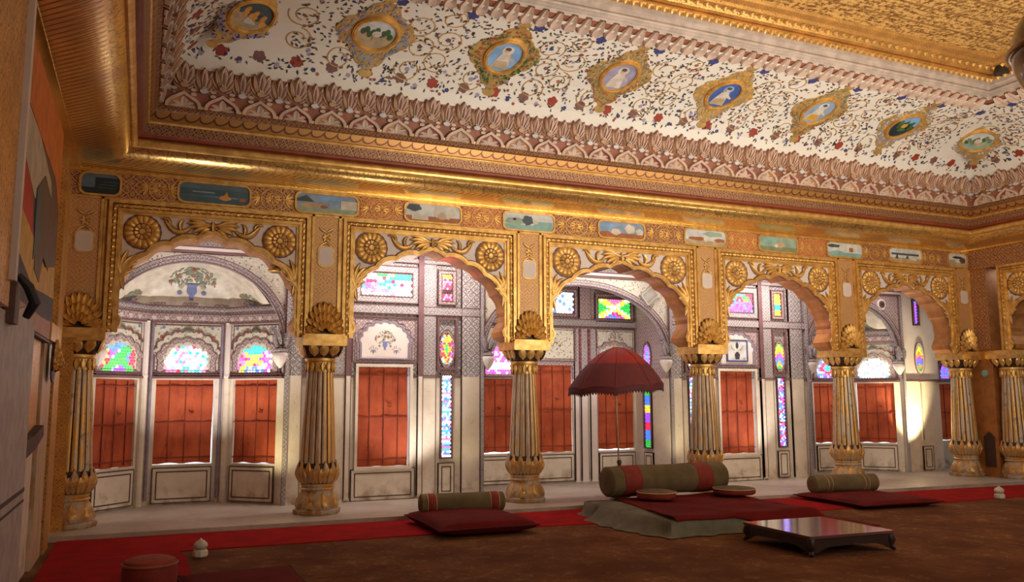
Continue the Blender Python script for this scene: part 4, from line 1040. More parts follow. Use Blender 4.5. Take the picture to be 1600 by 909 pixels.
def c_dim(a, b, r): return r.choice((PU, MG, BL, PU)) if b < .0 else r.choice((PK, BL, RD, GR, RD)) if a < .4 else r.choice((OR, RD, GR))
def glass(f, u0, u1, v0, v1, cf, label, cell=.05, shape='rect', fr=(.05, filig_m), k=1.0, num=1, seed=0, rope=True):
    th = thing('window_%d' % num, label, 'window', kind='structure')
    rn = random.Random(seed*7+num); mb = MB(); mb.c = []; cell *= .84
    cu, cv = (u0+u1)/2, (v0+v1)/2; A, B = (u1-u0)/2, (v1-v0)/2
    def ins(a, b):
        if shape == 'rect': return True
        if shape == 'arch':
            if b < -.1: return abs(a) < 1
            return (a*a+((b+.1)/1.1)**2) < 1.02-.10*abs(sin(4*atan2(b+.1, a)))
        if shape == 'oval': return a*a+b*b < 1.05
        if shape == 'peak': return abs(a) < .95-.85*max(0, (b+.2)/1.2)**1.1
    j = 0; v = v0+cell*.45
    while v < v1-cell*.2:
        u = u0+cell*(.5 if j % 2 else 1.0)-cell*.25
        while u < u1-cell*.2:
            a, b = (u-cu)/A, (v-cv)/B
            if ins(a, b):
                c = cf(a, b, rn); c = tuple(q*k*rn.uniform(.75, 1.15) for q in c); nf = len(mb.f)
                vs = [f.mp(u+cell*.50*cos(q*pi/4+.39), v+cell*.46*sin(q*pi/4+.39), .014) for q in range(8)]
                mb.add(vs, [tuple(range(8))]); mb.c.append(c)
            u += cell
        v += cell*.86; j += 1
    mb.build('glass', glassm, th)
    if shape == 'rect': out = R(u0, u1, v0, v1)
    elif shape == 'oval': out = ellipse(cu, cv, A*1.06, B*1.06, 28)
    elif shape == 'peak': out = [(u0, v0), (u1, v0), (u1, cv-B*.2), (cu+A*.45, cv+B*.4), (cu, v1+.02), (cu-A*.45, cv+B*.4), (u0, cv-B*.2)]
    else: out = lobed_arch(cu, v0, A*1.05, (v1-v0)*1.08, 7)
    MB().prism(out, 0, .010, f.mp, 0, back=False).build('lattice', lead, th)
    w, m = fr
    if m is not None:
        mb = MB()
        if shape == 'rect':
            mb.strip(R(u0-w, u1+w, v0-w, v1+w), out, 0, .022, f.mp, 0, closed=True); rframe(mb, f, u0-w, u1+w, v0-w, v1+w, .012, .040, 1); rframe(mb, f, u0-.012, u1+.012, v0-.012, v1+.012, .012, .030, 1)
        else:
            C = Vector((cu, cv)); o2 = [tuple(C+(Vector(p)-C)*(1+w/min(A, B)*.8)) for p in out]; o3 = [tuple(C+(Vector(p)-C)*(1.04+w/min(A, B)*.8)) for p in out]
            mb.strip(out, o2, 0, .020, f.mp, 0, closed=True); mb.strip(o2, o3, 0, .026, f.mp, 1, closed=True)
        mb.build('window_surround', [m, mauve], th)
    return th
WN = [0]
def win(*a, **k): WN[0] += 1; k['num'] = WN[0]; k.setdefault('seed', 1); return glass(*a, **k)
def blind(f, u0, u1, v0, v1, label, gap=(.0, .0, .0), seed=1):
    """orange-red cloth blind with battens, hung in a window opening"""
    P = f.mp(u0, v0, 0); ang = atan2(f.d.y, f.d.x); w, h = u1-u0, v1-v0
    th = thing('window_blind', label, 'blind', P, ang, group='orange-red window blinds')
    gl, gr, gb = gap; rn = random.Random(seed); mb = MB(); nu, nv = 26, 30; vs = []
    ph = [rn.uniform(0, 6) for _ in range(4)]
    for j in range(nv+1):
        for i in range(nu+1):
            a, b = i/nu, j/nv; x = gl+(w-gl-gr)*a; z = gb+(h-gb)*b
            if a > .5: x -= gr*.6*sin(b*3+ph[2])**2*(a-.5)*2*(1 if gr else 0)
            y = .035+.006*sin(a*9+ph[0]+b*2)+.006*sin(b*15+ph[1])*sin(a*pi)+.004*sin(a*23+b*7+ph[3])
            if b < .12: z += .006*sin(a*14+ph[2])
            vs.append((x, y, z))
    mb.add(vs, [(j*(nu+1)+i, j*(nu+1)+i+1, (j+1)*(nu+1)+i+1, (j+1)*(nu+1)+i) for j in range(nv) for i in range(nu)])
    mb.build('cloth', blindm, th, smooth=True)
    for b in (.07, .49, .92):
        z = gb+(h-gb)*b; MB().box(gl+.005, w-gr-.005, .012, .026, z-.006, z+.006).build('batten', blind_d, th)
    MB().tube([(gl+(w-gl-gr)*.52, .022, gb+.02), (gl+(w-gl-gr)*.52, .022, h-.02)], .006, 6).build('centre_rail', blind_d, th)
    for q in (.24, .80): MB().box(gl+(w-gl-gr)*q-.004, gl+(w-gl-gr)*q+.004, .014, .026, gb+.02, h-.02).build('thin_rail', blind_d, th)
    MB().tube([(gl+w*.58, .015, h*.62), (gl+w*.62, .012, h*.60), (gl+w*.66, .015, h*.61)], .010, 6).build('tie', blind_d, th)
    return th
cor = MB(); cor.box(XL-.25, XR+2.5, PW, 2.8, 3.1, 3.35); cor.build('ceiling', filig_m, kind='structure', label='low patterned ceiling over the walk behind the arcade', cat='ceiling')
MB().box(XL-.45, XL-.0, 1.0, 2.8, -.05, 3.3).build('wall_left', cream, kind='structure', label='short wall closing the left end of the walk', cat='wall')
MB().box(XR+2.4, XR+2.6, -5, 2.8, -.05, 3.3).build('wall_right', cream, kind='structure', label='far wall at the right end of the walk', cat='wall')

# flat piers between the alcoves
def flat_segment(xa, xb, c, tag_, gl, n0, framed=False):
    f = Facet((xa, 1.0), (xb, 1.0)); o = xa; U = lambda x: x-o
    s0, s1 = U(c-.335), U(c+.335)
    w = facet_wall(f, [(s0, s1, .41, 1.645)], label=tag_[0])
    blind(f, s0, s1, .41, 1.645, tag_[1], (0, .013, .0), seed=n0)
    mb = MB(); rframe(mb, f, s0-.035, s1+.035, .37, 1.685, .035, .03); mb.build('blind_surround', cream, w)
    dado(f, U(c-.41), U(c+.41), .0, .385, w)
    # panel with a bouquet under a multifoil arch
    pp = panel(f, U(c-.42), U(c+.43), 1.70, 2.29, w, filig_m, w=.03)
    L = lobed_arch(U(c), 1.76, .30, .44, 9); mb = MB(); mb.prism(L, .01, .016, f.mp, 0); C = Vector((U(c), 1.95)); o2 = [tuple(C+(Vector(p)-C)*1.09) for p in L]; mb.strip(L, o2, .01, .024, f.mp, 1, closed=True)
    mb.strip([tuple(C+(Vector(p)-C)*1.17) for p in L], [tuple(C+(Vector(p)-C)*1.20) for p in L], .01, .022, f.mp, 1, closed=True)
    mb.build('multifoil_niche', [white, mat('grey_mauve_line', (.24, .19, .24), .6)], w)
    if framed:
        mb = MB(); a, b = U(c-.20), U(c+.20); mb.prism(R(a, b, 1.79, 2.13), .01, .028, f.mp, 0); rframe(mb, f, a, b, 1.79, 2.13, .022, .036, 1, .01)
        m_ = (a+b)/2; mb.prism([(m_-.035, 1.83), (m_+.035, 1.83), (m_+.05, 1.90), (m_+.02, 1.94), (m_-.02, 1.94), (m_-.05, 1.90)], .01, .031, f.mp, 2, back=False)
        mb.disc(m_, 2.04, .028, .05, .031, f.mp, 2, 12, .01)
        for s in (-1, 1): mb.leaf(curve2([(m_+s*.04, 1.97), (m_+s*.09, 1.98), (m_+s*.12, 2.05)], 6), .016, .006, f.mp, 3, .028)
        mb.disc(m_+.13, 1.84, .018, .022, .031, f.mp, 3, 10, .01)
        mb.build('framed_picture', [mat('pale_blue_white', (.58, .58, .56), .5), PC['navy'], PC['dark'], mat('ochre_scroll')], w, label='small picture with a navy border')
    else: bouquet(lambda u, v, h: f.mp(u, v, h+.016), U(c), 1.965, .13, w, n0, n=70)
    for s in (() if framed else (-1, 1)): bouquet(lambda u, v, h: f.mp(u, v, h+.016), U(c)+s*.15, 1.86, .055, w, n0+2, n=6)
    for s in (-1, 1):
        e = 1 if s > 0 else -1; P = lambda a, b: (min(U(c+e*a), U(c+e*b)), max(U(c+e*a), U(c+e*b)))
        a, b = P(.50, .68); vpil(f, a, b, w)
        a, b = P(.43, .50); vpil(f, a, b, w, h=.045, up=mauve, name='dark_moulding', v0=.02)
        a, b = P(.69, .97); x0, x1 = a, b
        m = (x0+x1)/2
        dado(f, m-.11, m+.11, .02, .43, w)
        lab = gl[0 if s < 0 else 1]
        win(f, m-.065, m+.065, .50, 1.555, lab[0][0], lab[0][1], .037, fr=(.02, cream))
        win(f, m-.085, m+.085, 1.69, 2.09, lab[1][0], lab[1][1], .036, shape='oval', fr=(.02, filig_m))
        rframe_mb = MB(); rframe(rframe_mb, f, m-.14, m+.14, 1.62, 2.30, .03, .045); rframe_mb.build('window_border', mauve, w)
        win(f, m-.07, m+.07, 2.53, 2.875, lab[2][0], lab[2][1], .04, fr=(.06, filig_m))
        a, b = P(1.03, 1.29 if s > 0 else 1.20); vpil(f, a, b, w, h=.035, up=filig)
    # upper glass
    win(f, U(c-.32), U(c+.35), 2.56, 2.86, gl[2][0], gl[2][1], .056, fr=(.095, filig_f))
    mb = MB()
    mb.tube([f.mp(U(c+.47), v, .03) for v in [2.46+.01*i for i in range(56)]], .016, 6, 0, twist=120, amp=.25)
    mb.build('rope_moulding', mauve, w)
    for (z0, z1) in ((2.325, 2.44), (2.995, 3.06)): MB().prism(R(0, f.L, z0, z1), 0, .036, f.mp, 0).prism(R(0, f.L, z0, z0+.01), 0, .040, f.mp, 1).prism(R(0, f.L, z1-.01, z1), 0, .040, f.mp, 1).build('pattern_band', [filig_f, mauve], w)
    hline(f, 0, f.L, w, skip=[(s0-.04, s1+.04)]+[(U(c+q*.83)-.07, U(c+q*.83)+.07) for q in (-1, 1)])
    return f, w
flat_segment(-.22, 2.31, .99, ('cream pier wall with grey arabesques behind the second arch', 'orange blind of the tall doorway behind the second arch'),
    [[(c_long, 'narrow tall stained-glass slot hidden behind the second column'), (c_rosette, 'small oval glass hidden behind the second column'), (c_redslot, 'small upper glass hidden behind the second column')],
     [(c_long, 'tall narrow stained-glass slot, pale blue and pink, in the second arch'), (c_rosette, 'small oval stained glass with green centre in the second arch'), (c_redslot, 'small upright red glass with black centre at the top of the second arch')],
     (c_pinkteal, 'wide pink, white and teal stained glass at the top of the second arch')], 3)
flat_segment(5.29, 7.89, 6.52, ('cream pier wall with grey arabesques behind the fourth arch', 'orange blind right of the fourth column, behind the fourth arch'),
    [[(c_long, 'tall glowing glass slot directly left of the column right of the umbrella'), (c_rosette, 'small oval glass behind the gilded fourth column'), (c_redslot, 'small upper glass behind the middle arch edge')],
     [(c_longp, 'tall narrow blue glass slot with red zigzag in the fourth arch'), (c_chev, 'small oval glass with orange and yellow chevrons in the fourth arch'), (c_yelslot, 'small upright yellow and green glass at the top of the fourth arch')],
     (c_dim, 'wide purple and red stained glass at the top left of the fourth arch')], 5, framed=True)
# last pier
f = Facet((10.0, 1.0), (10.86, 1.0)); w = facet_wall(f, [], (cream, white), label='plain cream pier behind the last arch, brightly lit low down')
dado(f, .36, .60, .02, .42, w); hline(f, 0, f.L, w)
win(f, .34, .42, 2.50, 2.90, c_purple, 'thin upright violet glass at the top of the last arch', .036, fr=(.03, brown))
win(f, .33, .49, 1.70, 2.10, c_chev, 'small upright yellow and blue glass in the pier of the last arch', .04, shape='oval', fr=(.03, white), k=.7)
MB().prism(R(.37, .43, .50, 1.50), 0, .012, f.mp, 0).prism(R(.385, .415, .52, 1.48), 0, .014, f.mp, 1).build('shadow_strip', [cream, mat('shadow_grey_brown', (.30, .24, .18), .5)], w)  # narrow strip of shadow painted on the pier in grey-brown
f = Facet((10.86, 1.0), (11.4, 1.62)); facet_wall(f, [], label='oblique alcove wall past the last pier')
f = Facet((11.4, 1.62), (12.95, 1.62)); w = facet_wall(f, [(.18, .86, .45, 1.48)], (cream, filig_m), label='alcove wall seen past the last pier')
blind(f, .18, .86, .45, 1.48, 'orange blind seen past the last pier, by the far right column', (0, 0, .02), 9)
win(f, .25, .8, 1.58, 1.92, c_purple, 'violet stained glass past the last pier, by the far right column', .05, shape='arch')
# left end stub
f = Facet((XL-.2, 1.0), (-2.36, 1.0)); facet_wall(f, [], label='narrow wall left of the first alcove')

# ---- half-domed alcoves
def alcove_arch(xa, xb, spring, apex, label, dark=False, off=0.0, tile=False):
    th = thing('wall_outer', label, 'wall', ((xa+xb)/2+off, .98, 0), kind='structure')
    hw = (xb-xa)/2; mp = vmap(0, 0, 0); hi = hw-.055
    E0 = ellipse(0, spring, hi, apex-spring, 36, pi, 0, True)
    poly = [(-hw-.02, spring-.35), (-hw-.02, 3.1), (hw+.02, 3.1), (hw+.02, spring-.35), (hi, spring-.35)]+list(reversed(E0))+[(-hi, spring-.35)]
    MB().prism(poly, -.10, 0, mp, 0, ms=1).build('painted_spandrel', [filig_l if not dark else filig_m, filig_f], th)
    E1 = offset(E0, .075); E2 = offset(E0, .085); mb = MB(); mb.strip(E0, E1, -.02, .018, mp, 0); mb.strip(E1, E2, 0, .022, mp, 1); mb.strip(offset(E0, -.002), offset(E0, .010), 0, .022, mp, 1); mb.strip(offset(E0, .036), offset(E0, .042), 0, .022, mp, 1)
    mb.build('arch_band', [filig_f, mauve], th)
    mb = MB()
    for z0, z1, hh, m in ((2.955, 2.985, .035, 1), (2.985, 3.02, .05, 0), (3.02, 3.035, .06, 1), (3.035, 3.1, .055, 2)): mb.prism(R(-hw, hw, z0, z1), 0, hh, mp, m)
    for s in (-1, 1): mb.prism(R(s*(hw-.0)-.022, s*(hw-.0)+.022, 0.0, 2.96), 0, .03, mp, 2); mb.tube([mp(s*(hw-.035), 1.55+.012*i, .01) for i in range(117)], .013, 6, 1, twist=150, amp=.25)
    mb.build('arch_border', [white, mauve, filig_f], th)
    for s in (-1, 1):
        mb = MB(); bx = s*(hi-.03)
        mb.lathe([(.012, 1.62), (.035, 1.65), (.065, 1.70), (.085, 1.75), (.088, 1.79), (.07, 1.81)], 36, bx, .0, lambda r, z, a: r*(1+.06*abs(sin(6*a))))
        b = mb.build('lotus_bud', white, th, smooth=True)
        mb = MB(); mb.lathe([(.07, 1.81), (.09, 1.82), (.09, 1.84), (.06, 1.85), (.055, 1.88)], 24, bx, .0)
        for k in range(5):
            for q in (-1, 1):
                bmp = lambda u, v, h, bx=bx: (bx+u, -.03-h, v)
                mb.leaf(curve2([(q*.012*k, 1.87), (q*(.05+.012*k), 1.93+.02*k), (q*(.02+.012*k), 2.02+.012*k)], 7), .022, .03, bmp, 0, .008*k, 1, .004)
        for j in range(2):
            mb.leaf(curve2([(0, 1.90), (-s*.02, 2.0), (-s*.10, 2.10+.05*j), (-s*.14, 2.04+.05*j)], 8), .03, .03, lambda u, v, h, bx=bx: (bx+u, -.03-h, v), 0, .03, 1, .005)
        mb.build('scroll_bracket', [filig_f, mat('grey_mauve_line')], th, smooth=True)
    if tile == 'hub':
        mb = MB(); mb.disc(.62, 2.80, .095, .095, .02, mp, 0, 32); mb.disc(.62, 2.80, .06, .06, .035, mp, 1, 24); mb.disc(.62, 2.80, .035, .035, .045, mp, 2, 20); mb.build('round_boss', [white, mauve, darkline], th)
    return th
def apse(pts, label, blinds, glasses, zb=.47, zt=1.485, arched=True, seed=0):
    P = pts; ws = []
    for i in range(3):
        f = Facet(P[i], P[i+1]); w2 = (f.L/2); hwid = min(.335, f.L/2-.10)
        u0, u1 = w2-hwid, w2+hwid
        w = facet_wall(f, [(u0, u1, zb, zt)], (cream, filig_m), label=label+(' , left face', ' , middle face', ' , right face')[i].replace(' ,', ','), top=2.95); ws.append(w)
        blind(f, u0, u1, zb, zt, blinds[i], ((0, 0, 0), (.0, .010, .014), (.006, .0, .010))[i], seed=seed+i)
        dado(f, u0-.0, u1+.0, .02, zb-.03, w)
        MB().prism(R(0, f.L, 1.50, 1.525), 0, .05, f.mp, 0).prism(R(0, f.L, 1.545, 1.555), 0, .04, f.mp, 0).build('sill_line', mauve, w)
        pp = panel(f, .05, f.L-.05, 1.56, 2.19, w, filig_l, w=.035)
        win(f, w2-.25, w2+.25, 1.575, 1.90, glasses[i][0], glasses[i][1], .050, shape='arch', fr=(.05, filig_m), k=glasses[i][2])
        mb = MB(); L = lobed_arch(w2, 1.56, .36, .50, 9); C = Vector((w2, 1.7)); mb.strip(L, [tuple(C+(Vector(p)-C)*1.05) for p in L], .012, .030, f.mp, 0)
        mb.disc(w2, 2.10, .07, .04, .018, f.mp, 1, 14, 0, lambda a: .8+.2*abs(cos(4*a)))
        for s in (-1, 1):
            for (a, b) in ((.20, .0), (.30, -.08), (.28, .03), (.12, -.02)): mb.disc(w2+s*a, 2.09+b, .022, .02, .016, f.mp, (2, 3, 4)[int(a*100) % 3], 10, 0, lambda q: .8+.2*abs(cos(2.5*q)))
        mb.build('window_arch_relief', [mauve, mat('dull_leaf_green'), mat('dull_red_flower'), mat('delft_blue'), mat('ochre_scroll')], w)
        for (z0, z1, hh, m) in ((2.19, 2.285, .05, 0), (2.285, 2.30, .065, 1), (2.30, 2.375, .05, 2), (2.375, 2.39, .075, 1), (2.175, 2.19, .06, 1)): MB().prism(R(-.02, f.L+.02, z0, z1), 0, hh, f.mp, 0).build('frieze_band', [filig_m, mauve, filig_f][m], w)
        for k in range(int(f.L/.14)):
            mb = MB(); mb.prism([(.08+k*.14+x*.035, 2.235+y*.035) for x, y in ((0, -1), (.8, .1), (.55, .8), (0, .45), (-.55, .8), (-.8, .1))], 0, .054, f.mp, 0, back=False)
            mb.build('heart_motif', mat('pale_motif', (.55, .48, .46), .6), w)
    # corner pilasters
    for i in (1, 2):
        p = Vector(P[i]); mb = MB()
        mb.lathe([(.050, 0), (.052, .05), (.045, .08), (.045, 1.50), (.052, 1.53), (.045, 1.56), (.045, 2.17), (.055, 2.19)], 10, p.x, p.y-.03, mf=lambda z, k: 0 if z < 1.5 else 1)
        mb.lathe([(.018, .06), (.018, 2.18)], 8, p.x-.075, p.y-.035, m=2); mb.lathe([(.018, .06), (.018, 2.18)], 8, p.x+.075, p.y-.035, m=2)
        mb.build('corner_pilaster', [cream, white, mat('grey_mauve_line')], ws[i])
    return ws
def dome(pts, apex, spring, label, seed):
    xa, xb = pts[0][0], pts[3][0]; cx = (xa+xb)/2; hw = (xb-xa)/2-.03
    seg = [(Vector(pts[i+1])-Vector(pts[i])).length for i in range(3)]; T = sum(seg)
    def base(a):
        d = a*T
        for i in range(3):
            if d <= seg[i] or i == 2: t = min(1, d/seg[i]); return Vector(pts[i])*(1-t)+Vector(pts[i+1])*t
            d -= seg[i]
    def S(a, t, h=0):
        B = base(a); th = pi*(1-a); A = Vector((cx+hw*cos(th)*.97, 1.06)); az = spring+(apex+.03-spring)*max(.02, sin(th)); az = max(az, 2.385+.02)
        q = t*pi/2; k = 1-cos(q); m = sin(q)
        fl = .018*abs(sin(a*pi*7))*sin(pi*min(1, t*1.05))
        return (B.x+(A.x-B.x)*k, B.y+(A.y-B.y)*k-h*.9-.0+fl, 2.385+(az-2.385)*m-h*.4)
    mb = MB(); NA, NT = 70, 16
    mb.add([S(i/NA, j/NT) for j in range(NT+1) for i in range(NA+1)], [(j*(NA+1)+i, j*(NA+1)+i+1, (j+1)*(NA+1)+i+1, (j+1)*(NA+1)+i) for j in range(NT) for i in range(NA)])
    o = mb.build('wall_outer', mat('ivory_dome', (.68, .62, .52), .45), kind='structure', smooth=True, label=label, cat='wall')
    for i, a in enumerate((.20, .5, .80)):
        s = 1.0
        def dm(u, v, h, a=a): return S(a+u/T, max(0, v/.75), h+.01)
        bouquet(dm, 0, .27 if i == 1 else .22, .25 if i == 1 else .20, o, seed+i, n=150)
        pass
    return o
A1 = [(-2.36, 1.04), (-1.80, 1.62), (-.85, 1.62), (-.24, 1.04)]
apse(A1, 'half-domed alcove wall behind the first arch', ['orange blind in the left face of the first alcove', 'orange blind in the middle of the first alcove, white light at its lower edge', 'orange blind in the right face of the first alcove'],
     [(c_bluegreen, 'arched blue and green stained glass in the first alcove', .9), (c_white, 'dazzling white arched stained glass in the middle of the first alcove', 1.2), (c_tealtop, 'arched glass with teal top and magenta sides in the first alcove', 1.0)], seed=11)
dome(A1, 2.85, 1.9, 'ivory half dome with painted bouquets over the first alcove', 21)
alcove_arch(-2.36, -.22, 1.92, 2.855, 'painted round arch framing the first alcove')
A5 = [(7.92, 1.04), (8.46, 1.62), (9.44, 1.62), (9.98, 1.04)]
apse(A5, 'half-domed alcove wall behind the last arch', ['orange blind in the left face of the last alcove, mostly hidden', 'orange blind left of the worn fifth column', 'orange blind right of the worn fifth column'],
     [(c_bluegreen, 'glass in the hidden left face of the last alcove', .6), (c_diamond, 'stained glass with a teal diamond in a pink ring, left of the fifth column', 1.0), (c_cross, 'dazzling white stained glass right of the fifth column', 1.25)], seed=31)
dome(A5, 2.80, 1.9, 'ivory half dome over the last alcove', 51)
alcove_arch(7.90, 10.0, 1.92, 2.80, 'grey painted arch with a round boss framing the last alcove', dark=True, tile='hub')
# ---- deep middle alcove
f = Facet((2.33, 1.0), (2.33, 1.92)); w = facet_wall(f, [], label='left side wall of the middle alcove'); hline(f, 0, f.L, w)
f = Facet((2.33, 1.92), (5.29, 1.92)); U = lambda x: x-2.33
hs = [(U(2.58), U(3.20), .45, 1.53), (U(3.48), U(4.17), .45, 1.74), (U(4.60), U(5.24), .45, 1.60)]
w = facet_wall(f, hs, (cream, filig_m), label='back wall of the middle alcove behind the umbrella')
for i, h in enumerate(hs):
    blind(f, *h, ['orange blind left of the third column, torn with light spots', 'orange blind right of the third column, left of the umbrella', 'orange blind behind the umbrella pole'][i], ((0, .0, .022), (0, .006, .0), (0, .0, .02))[i], 41+i)
    dado(f, h[0]+.0, h[1]+.0, .02, .42, w)
for a, b in ((3.22, 3.30), (3.36, 3.46), (4.19, 4.27), (4.30, 4.42), (4.46, 4.58)): vpil(f, U(a), U(b), w, v1=2.30, lo=white)
for x in (3.33, 4.285, 4.44):
    MB().tube([f.mp(U(x), 1.55+.01*i, .03) for i in range(76)], .022, 6, 0, twist=90, amp=.28).build('rope_moulding', mat('wine_rope', (.22, .06, .07), .5), w)
panel(f, U(3.44), U(4.22), 1.80, 2.31, w, filig_l); panel(f, U(4.56), U(5.27), 1.64, 2.31, w, filig_l); panel(f, U(2.5), U(3.22), 1.56, 2.31, w, filig_l)
bouquet(lambda u, v, h: f.mp(u, v, h+.016), U(3.8), 2.0, .16, w, 4, vase=False, n=30, name='painted_landscape'); bouquet(lambda u, v, h: f.mp(u, v, h+.016), U(4.92), 2.12, .13, w, 5, vase=False, n=50, name='painted_birds')
win(f, U(2.66), U(3.14), 1.60, 2.02, c_magw, 'peaked magenta and white stained glass left of the third column', .046, shape='peak')
win(f, U(4.62), U(5.18), 1.68, 2.02, c_tealtop, 'arched stained glass whose top shows above the red umbrella', .046, shape='arch', k=1.2)
win(f, U(3.50), U(4.20), 2.53, 2.85, c_bluewhite, 'pale blue and white glass at the upper left of the middle arch', .056, fr=(.06, filig_m))
win(f, U(4.62), U(5.2), 2.48, 2.80, c_x, 'glass with a yellow cross on green and violet at the top of the middle arch', .046, fr=(.06, filig_m))
win(f, U(2.6), U(3.2), 2.53, 2.85, c_pinkteal, 'upper glass of the middle alcove hidden by the second column', .056, fr=(.06, filig_m))
for x in (3.34, 4.38): vpil(f, U(x)-.10, U(x)+.10, w, v0=2.45, h=.04, up=filig_m)
MB().prism(R(0, f.L, 2.33, 2.45), 0, .04, f.mp, 0).prism(R(0, f.L, 2.33, 2.342), 0, .046, f.mp, 1).prism(R(0, f.L, 2.438, 2.45), 0, .046, f.mp, 1).build('pattern_band', [filig_f, mauve], w)
f = Facet((5.282, 1.92), (5.282, 1.0)); w = facet_wall(f, [], (cream, filig_m), label='right side wall of the middle alcove')
win(f, .27, .45, .50, 1.54, c_dark, 'dark slender stained-glass slot right of the umbrella', .040, fr=(.015, brown), k=1.5)
win(f, .27, .45, 1.68, 2.05, c_purple, 'small violet and orange glass beside the umbrella edge', .040, shape='oval', fr=(.02, brown))
dado(f, .24, .48, .05, .43, w)
alcove_arch(2.31, 5.31, 1.92, 2.83, 'wide painted arch framing the middle alcove', off=0)
t = thing('speaker_box', 'square grey box mounted slantwise on the painted wall in the middle arch', 'speaker', (4.93, .965, 2.735)); 
def rot(mp0, a): return lambda u, v, h: (u*cos(a)-v*sin(a), -h, u*sin(a)+v*cos(a))
rmap = rot(None, radians(38))
MB().prism(rrect(0, 0, .125, .095, .01), -.012, .05, rmap, 0).build('housing', mat('grey_plastic', (.33, .31, .27), .5), t)
MB().strip(rrect(0, 0, .125, .095, .01), rrect(0, 0, .11, .08, .01), .05, .058, rmap, 0, closed=True).build('front_rim', mat('pale_rim', (.5, .47, .4), .5), t)
t = thing('ceiling_spotlight', 'small gilt-rimmed round lamp tucked under the first arch on its right', 'lamp', (-.50, .14, 2.655))
MB().lathe([(.07, 0), (.085, .012), (.085, .035), (.05, .05)], 28).build('rim', gold, t, smooth=True)
MB().lathe([(.055, -.004), (.055, .004)], 24).build('lens', mat('dull_lens', (.12, .09, .06), .3), t)

# ================================================================== furnishings
ZC = -.05
# red runner carpet
edgef = [(XL+.12, -1.42), (-1.45, -1.45), (.6, -1.50), (1.9, -1.50), (3.0, -1.60), (6.8, -1.85), (8.4, -1.85), (XR, -1.95)]
rc = MB(); pts = [(XL+.12, -6.2), (-1.42, -6.2)]+[(-1.40, -1.72)]+edgef[1:]+[(XR, -.88), (6.7, -.72), (3.2, -.505), (XL+.12, -.46)]
rc.prism(pts, ZC, ZC+.008, lambda u, v, h: (u, v, h), 0)
o = rc.build('carpet_runner', redcarpet, label='long red felt runner along the marble step and down the left side', cat='carpet')
def pillow(a, b, hgt, seed=0, n=28, ex=2.2, sag=.0):
    """flat soft cushion, pointed corners"""
    mb = MB(); rn = random.Random(seed); vs = []
    for s in (1, -1):
        for j in range(n+1):
            for i in range(n+1):
                x, y = -1+2*i/n, -1+2*j/n
                k = max(0, (1-abs(x)**3.2)*(1-abs(y)**3.2))**.34
                inx = 1-.07*(1-abs(y)**2)*abs(x)**3; iny = 1-.05*(1-abs(x)**2)*abs(y)**3
                z = hgt/2+s*hgt/2*k*(1+.05*sin(x*5+seed)*sin(y*4+seed)); 
                if s < 0: z = hgt/2-hgt/2*min(1, k*1.15)
                vs.append((x*a/2*inx, y*b/2*iny, z))
    N = (n+1)**2
    fs = [(j*(n+1)+i, j*(n+1)+i+1, (j+1)*(n+1)+i+1, (j+1)*(n+1)+i) for j in range(n) for i in range(n)]
    return mb.add(vs, fs+[tuple(N+q for q in reversed(f)) for f in fs])
def cushion(loc, rz, a, b, h, label, seed=0):
    t = thing('floor_cushion', label, 'cushion', loc, rz, group='flat red floor cushions'); pillow(a, b, h, seed).build('cover', redcloth, t, smooth=True)
    pts = []
    for k in range(81):
        q = k/20; s = int(q) % 4; r = q-int(q); x, y = [(-1+2*r, -1), (1, -1+2*r), (1-2*r, 1), (-1, 1-2*r)][s]
        inx = 1-.07*(1-abs(y)**2)*abs(x)**3; iny = 1-.05*(1-abs(x)**2)*abs(y)**3; pts.append((x*a/2*inx, y*b/2*iny, h/2))
    MB().tube(pts, .007, 6).build('seam', mat('dark_seam', (.07, .004, .004), .9), t, smooth=True); return t
def bolster(loc, rz, L, r, label, cloth, bandm, bands=(.13, .87), bw=.045, rim=True):
    t = thing('bolster', label, 'bolster', loc, rz, group='cylindrical bolsters'); mb = MB(); prof = []
    def rr(x): return r*(1+.015*sin(x*9))*(1-.035*abs(2*x-1)**3)
    n = 30; e = r*.28
    P = [(r*.05, 0), (r*.4, -.004), (r*.75, .0), (r*.90, .012), (r*.975, e*.5), (rr(0), e)]
    P = [(p, q) for p, q in P]+[(rr(i/n), e+(L-2*e)*i/n) for i in range(1, n)]+[(rr(1), L-e), (r*.975, L-e*.5), (r*.90, L-.012), (r*.75, L), (r*.4, L+.004), (r*.05, L)]
    mb.lathe([(p, q) for p, q in P], 40, rf=lambda q, z, a: q*(1+.012*sin(a*6+z*5)) if q > .5*r else q)
    mb.v = [(z-L/2, y, r+x*(.94 if x < 0 else 1)) for x, y, z in mb.v]
    mb.build('cover', cloth, t, smooth=True)
    for b in bands:
        mb = MB(); x0 = b*L-bw; x1 = b*L+bw; mb.lathe([(r*.99, x0), (r*1.022, x0+.003), (r*1.022, x1-.003), (r*.99, x1)], 40); mb.v = [(z-L/2, y, r+x*(.95 if x < 0 else 1)) for x, y, z in mb.v]
        band = mb.build('band', bandm, t, smooth=True)
        if rim:
            for x in (x0, x1): mb = MB(); mb.lathe([(r*1.0, x-.006), (r*1.035, x-.003), (r*1.035, x+.003), (r*1.0, x+.006)], 40); mb.v = [(z-L/2, y, r+q*(.95 if q < 0 else 1)) for q, y, z in mb.v]; mb.build('edging', piping, band, smooth=True)
    for s in (0, 1):
        mb = MB(); x = -.004 if s == 0 else L+.004; mb.lathe([(.018, x-.006), (.022, x), (.018, x+.006)], 16); mb.v = [(z-L/2, y, r+q) for q, y, z in mb.v]; mb.build('end_button', cloth, t, smooth=True)
    return t
bandred = mat('red_band', (.22, .022, .012), .75)
cushion((1.29, -1.26, ZC+.008), radians(-1), 1.02, 1.20, .15, 'flat dark red floor cushion in front of the second arch', 1)
